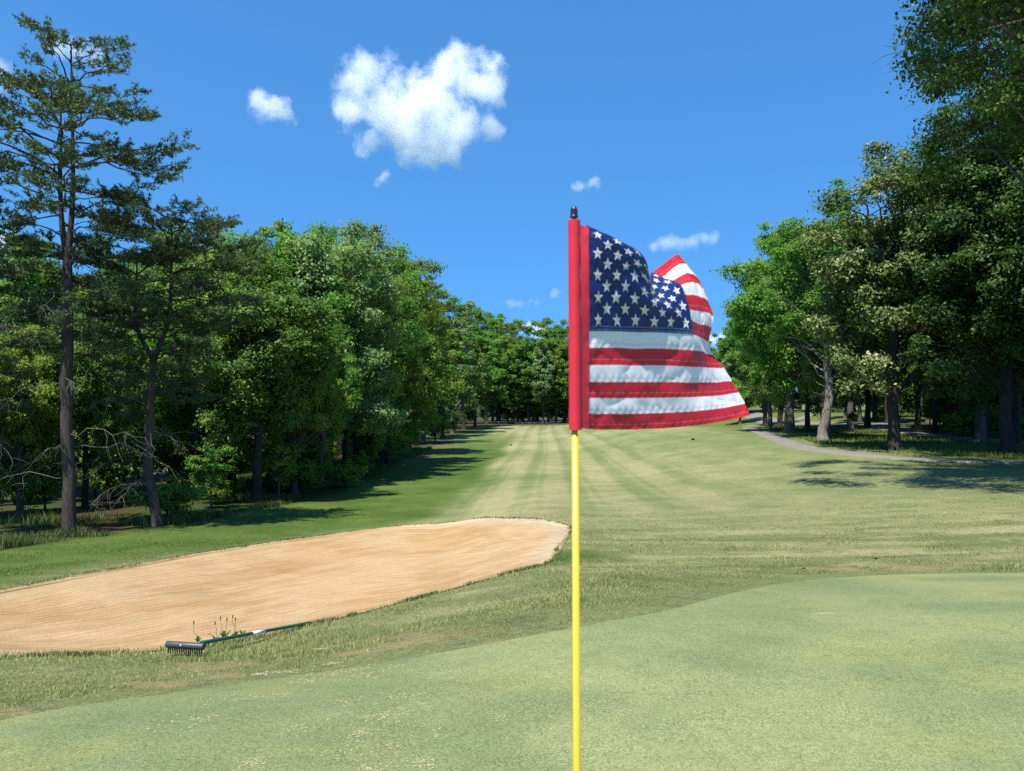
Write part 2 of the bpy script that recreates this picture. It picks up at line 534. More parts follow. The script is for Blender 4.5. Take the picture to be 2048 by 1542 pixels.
def turf_colour(x, y):
    d = np.hypot(x, y)
    n1 = fbm(x / 1.1, y / 1.1, 21, 5)
    n2 = fbm(x / 6.0, y / 14.0, 31, 4)
    n3 = fbm(x * 2.2, y * 1.6, 41, 4)
    one = np.ones_like(x)
    # fairway with mowing bands
    q = x - 0.045 * y - 2.6 * sstep(2, 16, x) * sstep(90, 15, y)
    ph = q * 2 * math.pi / 2.3 + 0.5 * np.sin(y / 17.0)
    band = np.clip(np.sin(ph) * 2.5, -1, 1) + 1.5 * np.exp(-(np.sin(ph / 2 + 0.4) / 0.22) ** 2)
    band = band * sstep(15, 34, y) * (0.3 + 0.7 * sstep(9, 5, np.abs(x - 0.05 * y)))
    t = np.clip(0.42 + 0.24 * band + 1.3 * (n2 - 0.5) + 0.9 * (n1 - 0.5), 0, 1)
    c = mixv(C_FAIR * one[:, None], C_FAIR_L * one[:, None], t)
    # streaky cross-mown rough on the near right
    st = fbm(x / 3.2 + 5, y / 0.55, 51, 4)
    nr = sstep(26, 13, y)
    cr = mixv(C_ROUGH * one[:, None], C_FAIR_L * one[:, None], np.clip(0.42 + 2.8 * (st - 0.5) + 1.6 * (n3 - 0.5), 0, 1))
    cr = mixv(cr, C_ROUGH_D * one[:, None], sstep(0.56, 0.72, fbm(x / 2.1 + 31, y / 0.7, 55, 4)) * 0.75)
    c = mixv(c, cr, nr * 0.85)
    # apron round the green: greener, ragged, with bare straw patches
    sg = edge_dist(x, y, GREEN)
    ap = sstep(-3.4, -0.9, sg) * sstep(10, 0, np.abs(x) * 0.4)
    ca = mixv(C_ROUGH_D * one[:, None], C_ROUGH * one[:, None], np.clip(0.5 + 2.4 * (n3 - 0.5) + (n1 - 0.5), 0, 1))
    c = mixv(c, ca, ap * 0.8)
    c = mixv(c, A(154, 168, 112) * one[:, None], sstep(-1.0, 0.0, sg + (n3 - 0.5) * 0.9) * 0.85)
    c = mixv(c, A(158, 166, 112) * one[:, None], 0.55 * sstep(1.5, -1.0, x) * sstep(-2.2, 0.0, sg))
    dry = sstep(0.51, 0.63, fbm(x / 0.75 + 3, y / 0.5 + 8, 61, 4)) * sstep(-2.2, -0.4, sg) * sstep(0.5, -1.5, x)
    px_, py_ = x - 5.2, y - 10.7
    dry = np.maximum(dry, sstep(1.0, 0.2, np.hypot(px_ / 1.7, py_ / 0.9)) * sstep(0.40, 0.60, n3))
    c = mixv(c, C_DRY * one[:, None], dry * 0.85)
    # lush strip left of the fairway
    lush = sstep(1.2, -1.2, x - np.interp(y, FAIR_Y, FAIR_X) + (n2 - 0.5) * 2.5) * sstep(8, 11.0, y + 0.2 * np.maximum(-x - 3, 0))
    cv = mixv(C_VIVID * one[:, None], C_VIVID2 * one[:, None], np.clip(0.45 + 1.6 * (n1 - 0.5) + 0.8 * (n2 - 0.5), 0, 1))
    c = mixv(c, cv, lush * sstep(150, 80, y))
    # grass by the hidden side of the bunker's right lip
    lip = sstep(1.6, 0.3, np.hypot((x - 0.9) / 1.0, (y - 13.2) / 1.4))
    c = mixv(c, C_VIVID * one[:, None], lip * 0.8)
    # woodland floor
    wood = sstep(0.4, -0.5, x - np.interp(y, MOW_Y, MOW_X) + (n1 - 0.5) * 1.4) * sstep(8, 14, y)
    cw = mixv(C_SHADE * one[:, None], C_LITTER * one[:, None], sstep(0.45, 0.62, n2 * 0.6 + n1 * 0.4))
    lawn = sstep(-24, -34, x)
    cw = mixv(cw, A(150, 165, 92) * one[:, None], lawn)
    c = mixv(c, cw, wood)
    far = sstep(160, 176, y)
    c = mixv(c, A(96, 100, 56) * one[:, None], far * sstep(60, 40, x))
    bare = sstep(5.0, 1.5, np.abs(x - np.interp(y, MOW_Y, MOW_X) + 1.0)) * sstep(60, 74, y) * sstep(112, 95, y)
    c = mixv(c, A(150, 118, 84) * one[:, None], bare * sstep(0.35, 0.6, n1) * 0.8)
    # right-hand trees: grass and litter beyond the cart path
    rw = sstep(16, 24, x - 0.02 * y) * sstep(24, 34, y)
    crr = mixv(A(128, 150, 72) * one[:, None], A(104, 128, 58) * one[:, None], np.clip(0.5 + 2 * (n1 - 0.5), 0, 1))
    c = mixv(c, crr, rw * 0.85)
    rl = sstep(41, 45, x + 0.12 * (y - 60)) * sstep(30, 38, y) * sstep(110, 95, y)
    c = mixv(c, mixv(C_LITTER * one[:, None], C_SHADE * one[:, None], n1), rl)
    return np.clip(c * np.array([1.05, 1.0, 0.95]), 0.004, 0.9)


th = np.concatenate([np.linspace(-180, -52, 46)[:-1], np.linspace(-52, -37, 40)[:-1], np.linspace(-37, 37, 460)[:-1], np.linspace(37, 52, 40)[:-1], np.linspace(52, 180, 46)[:-1]]) * math.pi / 180
rr = np.concatenate([np.exp(np.linspace(math.log(0.25), math.log(2.6), 14))[:-1], np.exp(np.linspace(math.log(2.6), math.log(24), 270))[:-1], np.exp(np.linspace(math.log(24), math.log(260), 190))[:-1], np.exp(np.linspace(math.log(260), math.log(4000), 26))])
RR, TH = np.meshgrid(rr, th, indexing='ij')
gx, gy = (RR * np.sin(TH)).ravel(), (RR * np.cos(TH)).ravel()
gz = hills(gx, gy)
near = (gy > 2) & (gy < 26) & (gx < 4) & (gx > -24)
sd = np.full(len(gx), -9.0)
sd[near] = edge_dist(gx[near], gy[near], BUNKER)
gz = gz - np.where(sd > 0, bunker_drop(sd) + 0.16, 0)
gcol = np.zeros((len(gx), 3))
for k in range(0, len(gx), 60000):
    gcol[k:k + 60000] = turf_colour(gx[k:k + 60000], gy[k:k + 60000])
nr_, nt_ = len(rr), len(th)
i, j = np.meshgrid(np.arange(nr_ - 1), np.arange(nt_), indexing='ij')
i, j = i.ravel(), j.ravel()
j2 = (j + 1) % nt_
quads = np.stack([i * nt_ + j, (i + 1) * nt_ + j, (i + 1) * nt_ + j2, i * nt_ + j2], 1)[:, ::-1]
vc = np.concatenate([np.stack([gx, gy, gz], 1), [[0, 0, hills(0, 0)]]])
fan = [(len(gx), (k + 1) % nt_, k) for k in range(nt_)]
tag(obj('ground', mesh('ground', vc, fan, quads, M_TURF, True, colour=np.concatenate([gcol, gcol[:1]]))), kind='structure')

# putting green: a fan of rings out to its edge
ce = np.array([2.0, 0.5])
ring = smooth_line(np.concatenate([GREEN, GREEN[:1]]), 950)[:-1]
rf = 1 - (1 - np.linspace(0.0, 1, 115)) ** 1.6
rf[0] = 0.004
vx = (ce[0] + (ring[None, :, 0] - ce[0]) * rf[:, None]).ravel()
vy = (ce[1] + (ring[None, :, 1] - ce[1]) * rf[:, None]).ravel()
vz = hills(vx, vy) + 0.007 - 0.006 * np.repeat(sstep(0.985, 1.0, rf), len(ring))
n1, n2, n3 = fbm(vx / 1.6, vy / 2.2, 71, 4), fbm(vx / 0.35, vy / 0.35, 72, 4), fbm(vx / 0.14, vy / 0.14, 73, 3)
c = mixv(A(151, 167, 114) * np.ones((len(vx), 1)), A(179, 188, 128) * np.ones((len(vx), 1)), np.clip(0.5 + 2.2 * (n1 - 0.5) + 0.7 * (n2 - 0.5), 0, 1))
c = mixv(c, A(142, 160, 108) * np.ones((len(vx), 1)), sstep(0.50, 0.74, fbm(vx / 1.3 + 7, vy / 0.8, 74, 4)) * 0.6)
c = mixv(c, A(186, 190, 116) * np.ones((len(vx), 1)), sstep(0.52, 0.75, fbm(vx / 0.7 + 2, vy / 0.5 + 4, 75, 5)) * 0.4)
worn = unproject([570, 600, 710, 640, 780, 830, 725, 770, 860, 505, 520, 690, 790, 580, 760, 850, 690, 1015, 1650, 1200, 455, 660, 812, 720, 590, 400, 340, 735, 905], [1392, 1366, 1406, 1300, 1426, 1462, 1470, 1440, 1412, 1530, 1350, 1345, 1335, 1345, 1500, 1532, 1512, 1433, 1229, 1415, 1400, 1330, 1395, 1352, 1458, 1440, 1455, 1540, 1345])
i, j = np.meshgrid(np.arange(len(rf) - 1), np.arange(len(ring)), indexing='ij')
i, j = i.ravel(), j.ravel()
j2 = (j + 1) % len(ring)
nn = len(ring)
q = np.stack([i * nn + j, (i + 1) * nn + j, (i + 1) * nn + j2, i * nn + j2], 1)
tag(obj('putting_green', mesh('putting_green', np.stack([vx, vy, vz], 1), None, q[:, ::-1], M_GREEN, True, colour=c)), kind='structure')


def sand_material():
    m, nt, p, out = new_mat('raked_sand')
    co = nt.nodes.new('ShaderNodeTexCoord').outputs['Object']
    uvn = nt.nodes.new('ShaderNodeUVMap').outputs[0]
    wv = N(nt, 'ShaderNodeTexWave', i_Scale=1.0, i_Distortion=5.0, i_Detail=3.0, i_Detail_Scale=1.2)
    wv.bands_direction = 'Y'
    mp = N(nt, 'ShaderNodeMapping')
    mp.inputs['Scale'].default_value = (0.9, 15.0, 1)
    nt.links.new(uvn, mp.inputs[0])
    nt.links.new(mp.outputs[0], wv.inputs[0])
    fine = noise(nt, 55, 3, 0.75, co)
    grit = noise(nt, 160, 2, 0.8, co)
    streak = noise(nt, 1.0, 5, 0.65, uvn, (3.0, 26.0, 1))
    big = noise(nt, 0.45, 3, 0.6, co)
    f = maths(nt, 'ADD', maths(nt, 'MULTIPLY', streak, 0.55), maths(nt, 'MULTIPLY', big, 0.45))
    at = N(nt, 'ShaderNodeAttribute', attribute_name='tone')
    r = ramp(nt, [(0.38, (0.84, 0.79, 0.72)), (0.5, (1.0, 1.0, 1.0)), (0.62, (1.10, 1.11, 1.13))], f)
    c = mixc(nt, 1.0, at.outputs['Color'], r.outputs[0], 'MULTIPLY')
    g = ramp(nt, [(0.38, (0.45, 0.38, 0.30)), (0.48, (1.0, 1.0, 1.0)), (0.62, (1.18, 1.18, 1.18))], maths(nt, 'ADD', maths(nt, 'MULTIPLY', fine, 0.5), maths(nt, 'MULTIPLY', grit, 0.5)))
    c = mixc(nt, 1.0, c, g.outputs[0], 'MULTIPLY')
    gr = ramp(nt, [(0.0, (0.86, 0.82, 0.77)), (0.35, (1, 1, 1)), (1.0, (1.04, 1.04, 1.05))], wv.outputs['Fac'])  # groove shading put into the colour: troughs of the bump wave darkened
    c = mixc(nt, 0.8, c, gr.outputs[0], 'MULTIPLY')
    nt.links.new(c, p.inputs['Base Color'])
    p.inputs['Roughness'].default_value = 0.95
    p.inputs['Specular IOR Level'].default_value = 0.05
    h = maths(nt, 'ADD', maths(nt, 'MULTIPLY', wv.outputs['Fac'], 0.5), maths(nt, 'ADD', maths(nt, 'MULTIPLY', fine, 0.5), maths(nt, 'MULTIPLY', streak, 1.2)))
    bump(nt, p, h, 0.8, 0.03)
    return m


M_SAND = sand_material()
nb = 120
tt = 0.5 - 0.5 * np.cos(np.linspace(0, math.pi, nb))
sx = (B_NEAR[None, :, 0] * (1 - tt[:, None]) + B_FAR[None, :, 0] * tt[:, None]).ravel()
sy = (B_NEAR[None, :, 1] * (1 - tt[:, None]) + B_FAR[None, :, 1] * tt[:, None]).ravel()
ssd = np.maximum(edge_dist(sx, sy, BUNKER), 0)
sz = hills(sx, sy) - bunker_drop(ssd) + 0.012 - 0.004 * sstep(0.05, 0.0, ssd)
sz += (fbm(sx * 2.3, sy * 2.3, 81, 3) - 0.5) * 0.05 * sstep(0, 0.5, ssd)
uu = np.tile(np.linspace(0, 1, 260), nb) * 6
vv = np.repeat(tt, 260)
C_S, C_SP, C_SD = A(248, 212, 160), A(248, 232, 200), A(228, 180, 120)
c = np.ones((len(sx), 1)) * C_S
curv = fbm(uu * 0.9 + 0.8 * vv, vv * 7 + 1.5 * np.sin(uu), 82, 4)
c = mixv(c, C_SD * np.ones((len(sx), 1)), sstep(0.46, 0.62, curv) * 0.42 * sstep(0.1, 0.8, ssd))
c = mixv(c, C_SP * np.ones((len(sx), 1)), sstep(0.9, 0.0, ssd) * sstep(-4.5, -0.5, sx) * sstep(9, 15, sy) * 0.6)
i, j = np.meshgrid(np.arange(nb - 1), np.arange(259), indexing='ij')
i, j = i.ravel(), j.ravel()
q = np.stack([i * 260 + j, i * 260 + j + 1, (i + 1) * 260 + j + 1, (i + 1) * 260 + j], 1)
tag(obj('sand_bunker', mesh('sand_bunker', np.stack([sx, sy, sz], 1), None, q, M_SAND, True, colour=c, uv=np.stack([uu, vv], 1))), kind='structure')

# paths: strips that follow the ground between two surveyed edges
M_PATH = plain('worn_asphalt', tuple(A(176, 170, 156)), 0.9, 0.1, 3.0, 0.16, 0.01)


def strip(name, pts, width, z=0.02, mat=M_PATH):
    p = smooth_line(pts, 160)
    tg = np.gradient(p, axis=0)
    tg /= np.linalg.norm(tg, axis=1, keepdims=True)
    nrm = np.stack([-tg[:, 1], tg[:, 0]], 1)
    wd = np.broadcast_to(width, (len(p),))[:, None]
    rows = [p + nrm * wd * k for k in (-0.54, -0.5, -0.25, 0, 0.25, 0.5, 0.54)]
    v = np.concatenate([np.column_stack([r, hills(r[:, 0], r[:, 1]) + (z if 0 < a < 6 else -0.05)]) for a, r in enumerate(rows)])
    n = len(p)
    q = [(a * n + b, a * n + b + 1, (a + 1) * n + b + 1, (a + 1) * n + b) for a in range(6) for b in range(n - 1)]
    return tag(obj(name, mesh(name, v, None, np.array(q)[:, ::-1], mat, True)), kind='structure')


pth = unproject([2450, 2048, 1900, 1790, 1690, 1600, 1545, 1500], [934, 926, 922, 916, 906, 893, 874, 853])
pth = np.concatenate([pth, pth[-1:] + [[10, 22]], pth[-1:] + [[26, 45]]])
strip('cart_path', pth, 1.45, 0.045)
rd = unproject([2300, 2048, 1950, 1850, 1790, 1745], [901, 887, 879, 867, 857, 848])
rd = np.concatenate([rd, rd[-1:] + [[-2.5, 22]], rd[-1:] + [[4, 60]]])
strip('access_road', rd, 3.4, 0.045)
lp = unproject([-150, 0, 60, 130, 200, 262, 330, 400], [1004, 987, 982, 974, 962, 955, 946, 930])
strip('gravel_path', lp, 2.0, 0.05)
sp_ = unproject([250, 330, 420, 560, 650], [893, 884, 879, 876, 874])
strip('far_bunker', sp_, 5.0, 0.06, plain('far_sand', tuple(A(222, 176, 120)), 0.95, 0.05, 2, 0.2))

# ------------------------------------------------------------------ trees
def unit(a):
    return a / (np.linalg.norm(a, axis=-1, keepdims=True) + 1e-12)


def leaves(pos, nrm, size, rng, aspect=0.62, fold=0.22):
    """one folded four-cornered leaf per position"""
    n = len(pos)
    nrm = unit(nrm)
    t = unit(np.cross(nrm, unit(rng.normal(size=(n, 3)))))
    t[:, 2] -= 0.25
    t = unit(t)
    b = unit(np.cross(nrm, t))
    L = (size * rng.uniform(0.65, 1.3, n))[:, None]
    W = L * aspect * 0.5
    v = np.stack([pos - t * L * 0.5, pos + b * W + nrm * W * fold, pos + t * L * 0.5, pos - b * W + nrm * W * fold], 1).reshape(-1, 3)
    k = np.arange(n)[:, None] * 4
    return v, np.concatenate([k + [0, 1, 2], k + [0, 2, 3]])


def bend(p0, p1, n, rng, sag=0.0, wob=0.05):
    """a wavering line of n points, leaving p0 upward and reaching p1"""
    t = np.linspace(0, 1, n)[:, None]
    L = np.linalg.norm(p1 - p0)
    p = p0 + (p1 - p0) * t
    p[:, 2] += (np.sin(t[:, 0] * math.pi) * sag * L)
    w = rng.normal(size=(n, 3)) * wob * L * 0.5
    w[0] = w[-1] = 0
    return p + w


def broadleaf(seed, H, R, base, trunk_r, nclus=95, per=330, leaf=0.23, fork=0.5, lean=(0, 0), depth=1.0, rise=0.55, bare=0, rc=0.20, lop=None, gap=0.0, top=1.0, lob=1.0, twigs=0):
    """(trunk, crown, tint) of a leafy tree: tapered forked trunk, limbs, clumps of leaves with sky gaps"""
    rng = np.random.default_rng(seed)
    zc, hz = base + (H - base) * 0.47, (H - base) * 0.53
    d = unit(rng.normal(size=(nclus, 3)))
    lobe = 0.76 + 0.34 * np.sin(d[:, 0] * 3.1 + seed) * np.sin(d[:, 1] * 2.7 + seed * 2.3) + 0.14 * np.sin(d[:, 2] * 4 + seed * 1.7)
    lobe = 1.0 + (lobe - 1.0) * lob
    rad = rng.uniform(0, 1, nclus) ** 0.38
    cen = d * (rad * lobe)[:, None] * np.array([R, R * depth, hz])
    up = np.clip(cen[:, 2] / hz, -1, 1)
    cen[:, :2] *= (1 - 0.28 * np.maximum(up, 0) ** 2 * top)[:, None]
    cen[:, 2] += zc
    cen[:, 0] += lean[0] * (cen[:, 2] / H)
    cen[:, 1] += lean[1] * (cen[:, 2] / H)
    if lop is not None:
        cen = cen[lop(cen)]
    if gap:
        cen = cen[rng.uniform(size=len(cen)) > gap * (cen[:, 2] < zc)]
    tb = MB()
    tr_n = 12
    hz_f = H * fork
    zs = np.concatenate([[-0.4, -0.1, 0.1, 0.25, 0.5, 0.9], np.linspace(1.5, hz_f, tr_n)])
    f = zs / H
    wob = np.cumsum(rng.normal(size=(len(zs), 2)) * 0.05 * trunk_r * 3, axis=0)
    wob[:6] = 0
    tp = np.column_stack([lean[0] * f + wob[:, 0], lean[1] * f + wob[:, 1], zs])
    flare = np.array([1.8, 1.62, 1.42, 1.26, 1.12, 1.04] + [1.0] * tr_n)
    tr = trunk_r * flare * (1 - 0.5 * np.clip(f, 0, 1))
    tb.tube(tp, tr, 10, False)
    leaders, nl = [], rng.integers(2, 4)
    for k in range(nl):
        a = k * 2 * math.pi / nl + rng.uniform(0, 2)
        e = np.array([lean[0] * 0.9 + math.cos(a) * R * 0.38, lean[1] * 0.9 + math.sin(a) * R * 0.38 * depth, H * rng.uniform(0.70, 0.82)])
        p = bend(tp[-1], e, 9, rng, 0.04, 0.03)
        r = np.linspace(tr[-1] * 0.75, tr[-1] * 0.12, 9)
        tb.tube(p, r, 7, False)
        leaders.append((p, r))
    stems = np.concatenate([tp[8:]] + [p for p, r in leaders])
    srad = np.concatenate([tr[8:]] + [r for p, r in leaders])
    for c in cen:
        z0 = c[2] - rise * np.hypot(c[0] - lean[0] * 0.5, c[1] - lean[1] * 0.5) - rng.uniform(0, 0.6)
        k = np.argmin(np.abs(stems[:, 2] - z0) * 1.0 + 0.35 * np.linalg.norm(stems - c, axis=1))
        r0 = min(srad[k] * 0.5, 0.012 * np.linalg.norm(c - stems[k]) + 0.015)
        tb.tube(bend(stems[k], c, 6, rng, 0.10, 0.07), np.linspace(r0, 0.012, 6), 5, False)
    for c in (cen if twigs else []):
        for q in range(twigs):
            d_ = unit(rng.normal(size=3) + np.array([0, 0, 0.1])) * rc * R * rng.uniform(0.6, 1.15) * np.array([1.1, 1.1, 0.7])
            tb.tube(bend(c - d_ * 0.1, c + d_, 4, rng, 0.05, 0.08), np.linspace(0.014, 0.006, 4), 3, False)
    for k in range(bare):
        s = tp[rng.integers(9, len(tp))]
        a = rng.uniform(0, 2 * math.pi)
        e = s + np.array([math.cos(a), math.sin(a), rng.uniform(-0.25, 0.5)]) * rng.uniform(0.8, 2.6)
        p = bend(s, e, 6, rng, 0.08, 0.12)
        tb.tube(p, np.linspace(0.035, 0.008, 6), 4, False)
        e2 = p[3] + np.array([rng.normal() * 0.7, rng.normal() * 0.7, rng.uniform(-0.3, 0.6)])
        tb.tube(bend(p[3], e2, 4, rng, 0.0, 0.1), np.linspace(0.018, 0.006, 4), 4, False)
    # clumps: leaves on sprays around each limb end, thicker above than below
    nC = len(cen)
    rcs = rng.uniform(0.6, 1.25, nC) * rc * R
    cnt = np.maximum((per * (rcs / (rc * R)) ** 2).astype(int), 40)
    ci = np.repeat(np.arange(nC), cnt)
    m = len(ci)
    dd = unit(rng.normal(size=(m, 3)) + np.array([0, 0, 0.35]))
    shell = rng.uniform(0.15, 1, m) ** 0.55
    # break every clump up into sprays
    sp = 0.72 + 0.38 * np.sin(dd[:, 0] * 5.3 + ci) * np.sin(dd[:, 1] * 4.7 + ci * 1.7) + 0.2 * np.sin(dd[:, 2] * 6.1 + ci * 0.6)
    pos = cen[ci] + dd * (shell * sp * rcs[ci])[:, None] * np.array([1.12, 1.12, 0.72])
    out = unit(cen[ci] - np.array([lean[0] * 0.6, lean[1] * 0.6, zc]))
    nrm = dd * 0.55 + out * 0.35 + np.array([0, 0, 0.55]) + rng.normal(size=(m, 3)) * 0.55
    v, t = leaves(pos, nrm, leaf, rng)
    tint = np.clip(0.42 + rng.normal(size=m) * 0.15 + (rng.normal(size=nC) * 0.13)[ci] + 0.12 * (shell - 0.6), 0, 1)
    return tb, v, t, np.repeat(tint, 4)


def pine(seed, H, R, base, trunk_r, nbr=70, tw=12, fork=0.66, lean=(0, 0), flat=0.0, dead=16, bias=0.0, needle=0.115, bend_x=0.0, gapz=None, spread=0.35):
    """(trunk, crown, tint): a scrubby pine with whorled boughs, needle tufts and dead lower boughs"""
    rng = np.random.default_rng(seed)
    tb = MB()
    zs = np.concatenate([[-0.4, 0, 0.3], np.linspace(1.2, H * fork, 16)])
    f = zs / H
    tp = np.column_stack([lean[0] * f + bend_x * np.sin(np.clip(f / fork, 0, 1) * math.pi), lean[1] * f, zs])
    tp[4:, :2] += np.cumsum(rng.normal(size=(len(zs) - 4, 2)) * 0.025, axis=0)
    tr = trunk_r * np.concatenate([[1.4, 1.2, 1.05], np.ones(16)]) * (1 - 0.55 * f)
    tb.tube(tp, tr, 10, False)
    stems = [(tp, tr)]
    for k, (sx_, hh) in enumerate(((-spread, 0.90), (spread * 0.9, 1.0))):
        e = np.array([tp[-1, 0] + sx_ * R * 0.45, tp[-1, 1] + rng.normal() * 0.2, H * hh])
        mid = tp[-1] + np.array([sx_ * R * 0.32, 0, (e[2] - tp[-1, 2]) * 0.28])
        p = smooth_line(np.array([tp[-1], mid, e]), 14)
        r = np.linspace(tr[-1] * 0.8, 0.02, 14)
        tb.tube(p, r, 7, False)
        stems.append((p, r))
    pts = np.concatenate([s[0] for s in stems])
    rds = np.concatenate([s[1] for s in stems])
    P, D, TI = [], [], []
    dense = np.concatenate([np.linspace(base, H * 0.985, nbr)])
    for k, z in enumerate(dense):
        if gapz and rng.uniform() < gapz(z):
            continue
        cand = np.argsort(np.abs(pts[:, 2] - z))[:2]
        s = pts[rng.choice(cand)]
        u = (z - base) / (H - base)
        prof = (0.55 + 0.45 * math.sin(min(u * 1.5, 1) * math.pi / 2)) * (1 - max(0, (u - 0.55) / 0.45) ** 1.8 * (0.78 - flat))
        L = R * prof * rng.uniform(0.45, 1.08)
        a = k * 2.39996 + rng.normal() * 0.3
        dx = np.array([math.cos(a) * (1 + bias * np.sign(math.cos(a))), math.sin(a), 0])
        slope = -0.10 + 0.34 * u + rng.normal() * 0.16
        e = s + dx * L + np.array([0, 0, slope * L])
        p = bend(s, e, 9, rng, 0.07, 0.035)
        p[-2:, 2] += np.array([0.03, 0.10]) * L
        r0 = 0.009 * L + 0.008
        tb.tube(p, np.linspace(r0, 0.005, 9), 5, False)
        n_t = int(tw * (0.5 + L / R))
        for q in range(n_t):
            g = rng.uniform(0.15, 1.0) ** 0.6
            b0 = p[0] * 0 + np.array([np.interp(g * 8, np.arange(9), p[:, c]) for c in range(3)])
            side = unit(np.cross(dx, [0, 0, 1.0])) * rng.choice([-1, 1])
            dr = unit(dx * rng.uniform(0.25, 0.9) + side * rng.uniform(0.3, 1.0) + np.array([0, 0, rng.uniform(-0.12, 0.45)]))
            tl = L * rng.uniform(0.14, 0.36) * (1.25 - 0.7 * g) + 0.12
            e2 = b0 + dr * tl
            if q % 2 == 0:
                tb.tube(np.stack([b0, b0 + dr * tl * 0.5 + [0, 0, -0.02], e2]), [0.009, 0.007, 0.004], 3, False)
            nt2 = max(3, int(tl / 0.043))
            ts = np.linspace(0.3, 1.0, nt2)[:, None]
            pp = b0 + (e2 - b0) * ts + rng.normal(size=(nt2, 3)) * 0.035
            P.append(pp)
            D.append(np.repeat(dr[None], nt2, 0))
            TI.append(np.full(nt2, 0.42 + rng.normal() * 0.12 + 0.10 * (u - 0.5)))
    db = MB()
    for k in range(dead):
        z = rng.uniform(base * 0.35, base + (H - base) * 0.45)
        s = pts[np.argmin(np.abs(pts[:, 2] - z))]
        a = rng.uniform(0, 2 * math.pi)
        L = rng.uniform(0.5, 1.0) * R * 0.75
        dx = np.array([math.cos(a), math.sin(a), 0])
        p = bend(s, s + dx * L + [0, 0, -L * rng.uniform(0.0, 0.55)], 8, rng, 0.12, 0.06)
        db.tube(p, np.linspace(0.017, 0.005, 8), 4, False)
        for q in range(9):
            b0 = p[rng.integers(3, 8)]
            e2 = b0 + np.array([rng.normal() * 0.3 + dx[0] * 0.2, rng.normal() * 0.3 + dx[1] * 0.2, -rng.uniform(0.1, 0.7)]) * L * 0.5
            db.tube(bend(b0, e2, 4, rng, 0.0, 0.1), np.linspace(0.008, 0.004, 4), 3, False)
    P, D, TI = np.concatenate(P), np.concatenate(D), np.concatenate(TI)
    m = len(P)
    k = 6                                              # needles in a tuft
    pi = np.repeat(np.arange(m), k)
    nd = unit(D[pi] * 0.55 + rng.normal(size=(m * k, 3)) * 0.75 + np.array([0, 0, 0.25]))
    sd = unit(np.cross(nd, rng.normal(size=(m * k, 3))))
    ln = (needle * rng.uniform(0.6, 1.2, m * k))[:, None]
    wd = ln * 0.13
    p0 = P[pi]
    v = np.stack([p0 - sd * wd, p0 + sd * wd, p0 + nd * ln + sd * wd * 0.35], 1).reshape(-1, 3)
    t = np.arange(m * k * 3).reshape(-1, 3)
    ti = np.clip(TI[pi] + rng.normal(size=m * k) * 0.12, 0, 1)
    return tb, v, t, np.repeat(ti, 3), db


PROTO = {}


def proto(key, kind, mat, bark, **k):
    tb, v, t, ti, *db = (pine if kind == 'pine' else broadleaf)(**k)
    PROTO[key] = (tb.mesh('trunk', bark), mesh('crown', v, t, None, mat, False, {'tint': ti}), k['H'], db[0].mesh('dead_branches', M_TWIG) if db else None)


def plant(key, name, x, y, label, cat, H=None, rz=0, group=None, wide=1.0, mat=None, sink=0.05):
    tm, cm, h, dm = PROTO[key]
    r = thing(name, label, cat, (x, y, float(hills(x, y)) - sink), group, rz)
    s = (H or h) / h
    r.scale = (s * wide, s * wide, s)
    obj('trunk', tm, r)
    c = obj('crown', cm, r)
    if dm:
        obj('dead_branches', dm, r)
    if mat:
        c.material_slots[0].link = 'OBJECT'
        c.material_slots[0].material = mat
    return r


def at_px(px, d):
    return (px - CX) / F * d, d


def h_for(top, px, d, leafy=True):
    x, y = at_px(px, d)
    return (CAMZ + (HY - top) / F * d - float(hills(x, y))) * ((1.16 if d < 100 else 1.14) if leafy else 1.0)


#@@TREES
proto('oak_a', 'leaf', M_LEAF, M_BARK, seed=1, H=14, R=4.6, base=2.0, trunk_r=0.27, nclus=190, per=400, leaf=0.175)
proto('oak_b', 'leaf', M_LEAF_PALE, M_BARK, seed=2, H=14, R=4.2, base=1.9, trunk_r=0.25, nclus=190, per=400, leaf=0.17, fork=0.42)
proto('oak_c', 'leaf', M_LEAF_WARM, M_BARK_DARK, seed=3, H=15, R=5.0, base=2.2, trunk_r=0.28, nclus=190, per=400, leaf=0.18, fork=0.55)
proto('oak_d', 'leaf', M_LEAF_DARK, M_BARK_DARK, seed=4, H=15, R=4.8, base=1.6, trunk_r=0.27, nclus=190, per=400, leaf=0.175, fork=0.38)
proto('tall_a', 'leaf', M_LEAF, M_BARK_DARK, seed=5, H=22, R=5.0, base=1.6, trunk_r=0.30, nclus=180, per=230, leaf=0.34, fork=0.55)
proto('tall_b', 'leaf', M_LEAF, M_BARK, seed=6, H=22, R=5.6, base=1.2, trunk_r=0.28, nclus=180, per=230, leaf=0.34, fork=0.5)
proto('tall_c', 'leaf', M_LEAF_WARM, M_BARK_DARK, seed=16, H=22, R=5.2, base=4.0, trunk_r=0.32, nclus=160, per=230, leaf=0.34, fork=0.5)
proto('sapling', 'leaf', M_LEAF_PALE, M_BARK, seed=7, H=4.5, R=1.15, base=0.9, trunk_r=0.05, nclus=46, per=110, leaf=0.13, fork=0.5, rc=0.34)
proto('bush', 'leaf', M_LEAF_LIT, M_BARK_DARK, seed=8, H=2.4, R=1.7, base=0.2, trunk_r=0.05, nclus=50, per=130, leaf=0.15, fork=0.3, rc=0.3)
proto('understory', 'leaf', M_LEAF_DARK, M_BARK_DARK, seed=9, H=5.0, R=2.4, base=0.5, trunk_r=0.07, nclus=60, per=130, leaf=0.2, fork=0.35, rc=0.3)

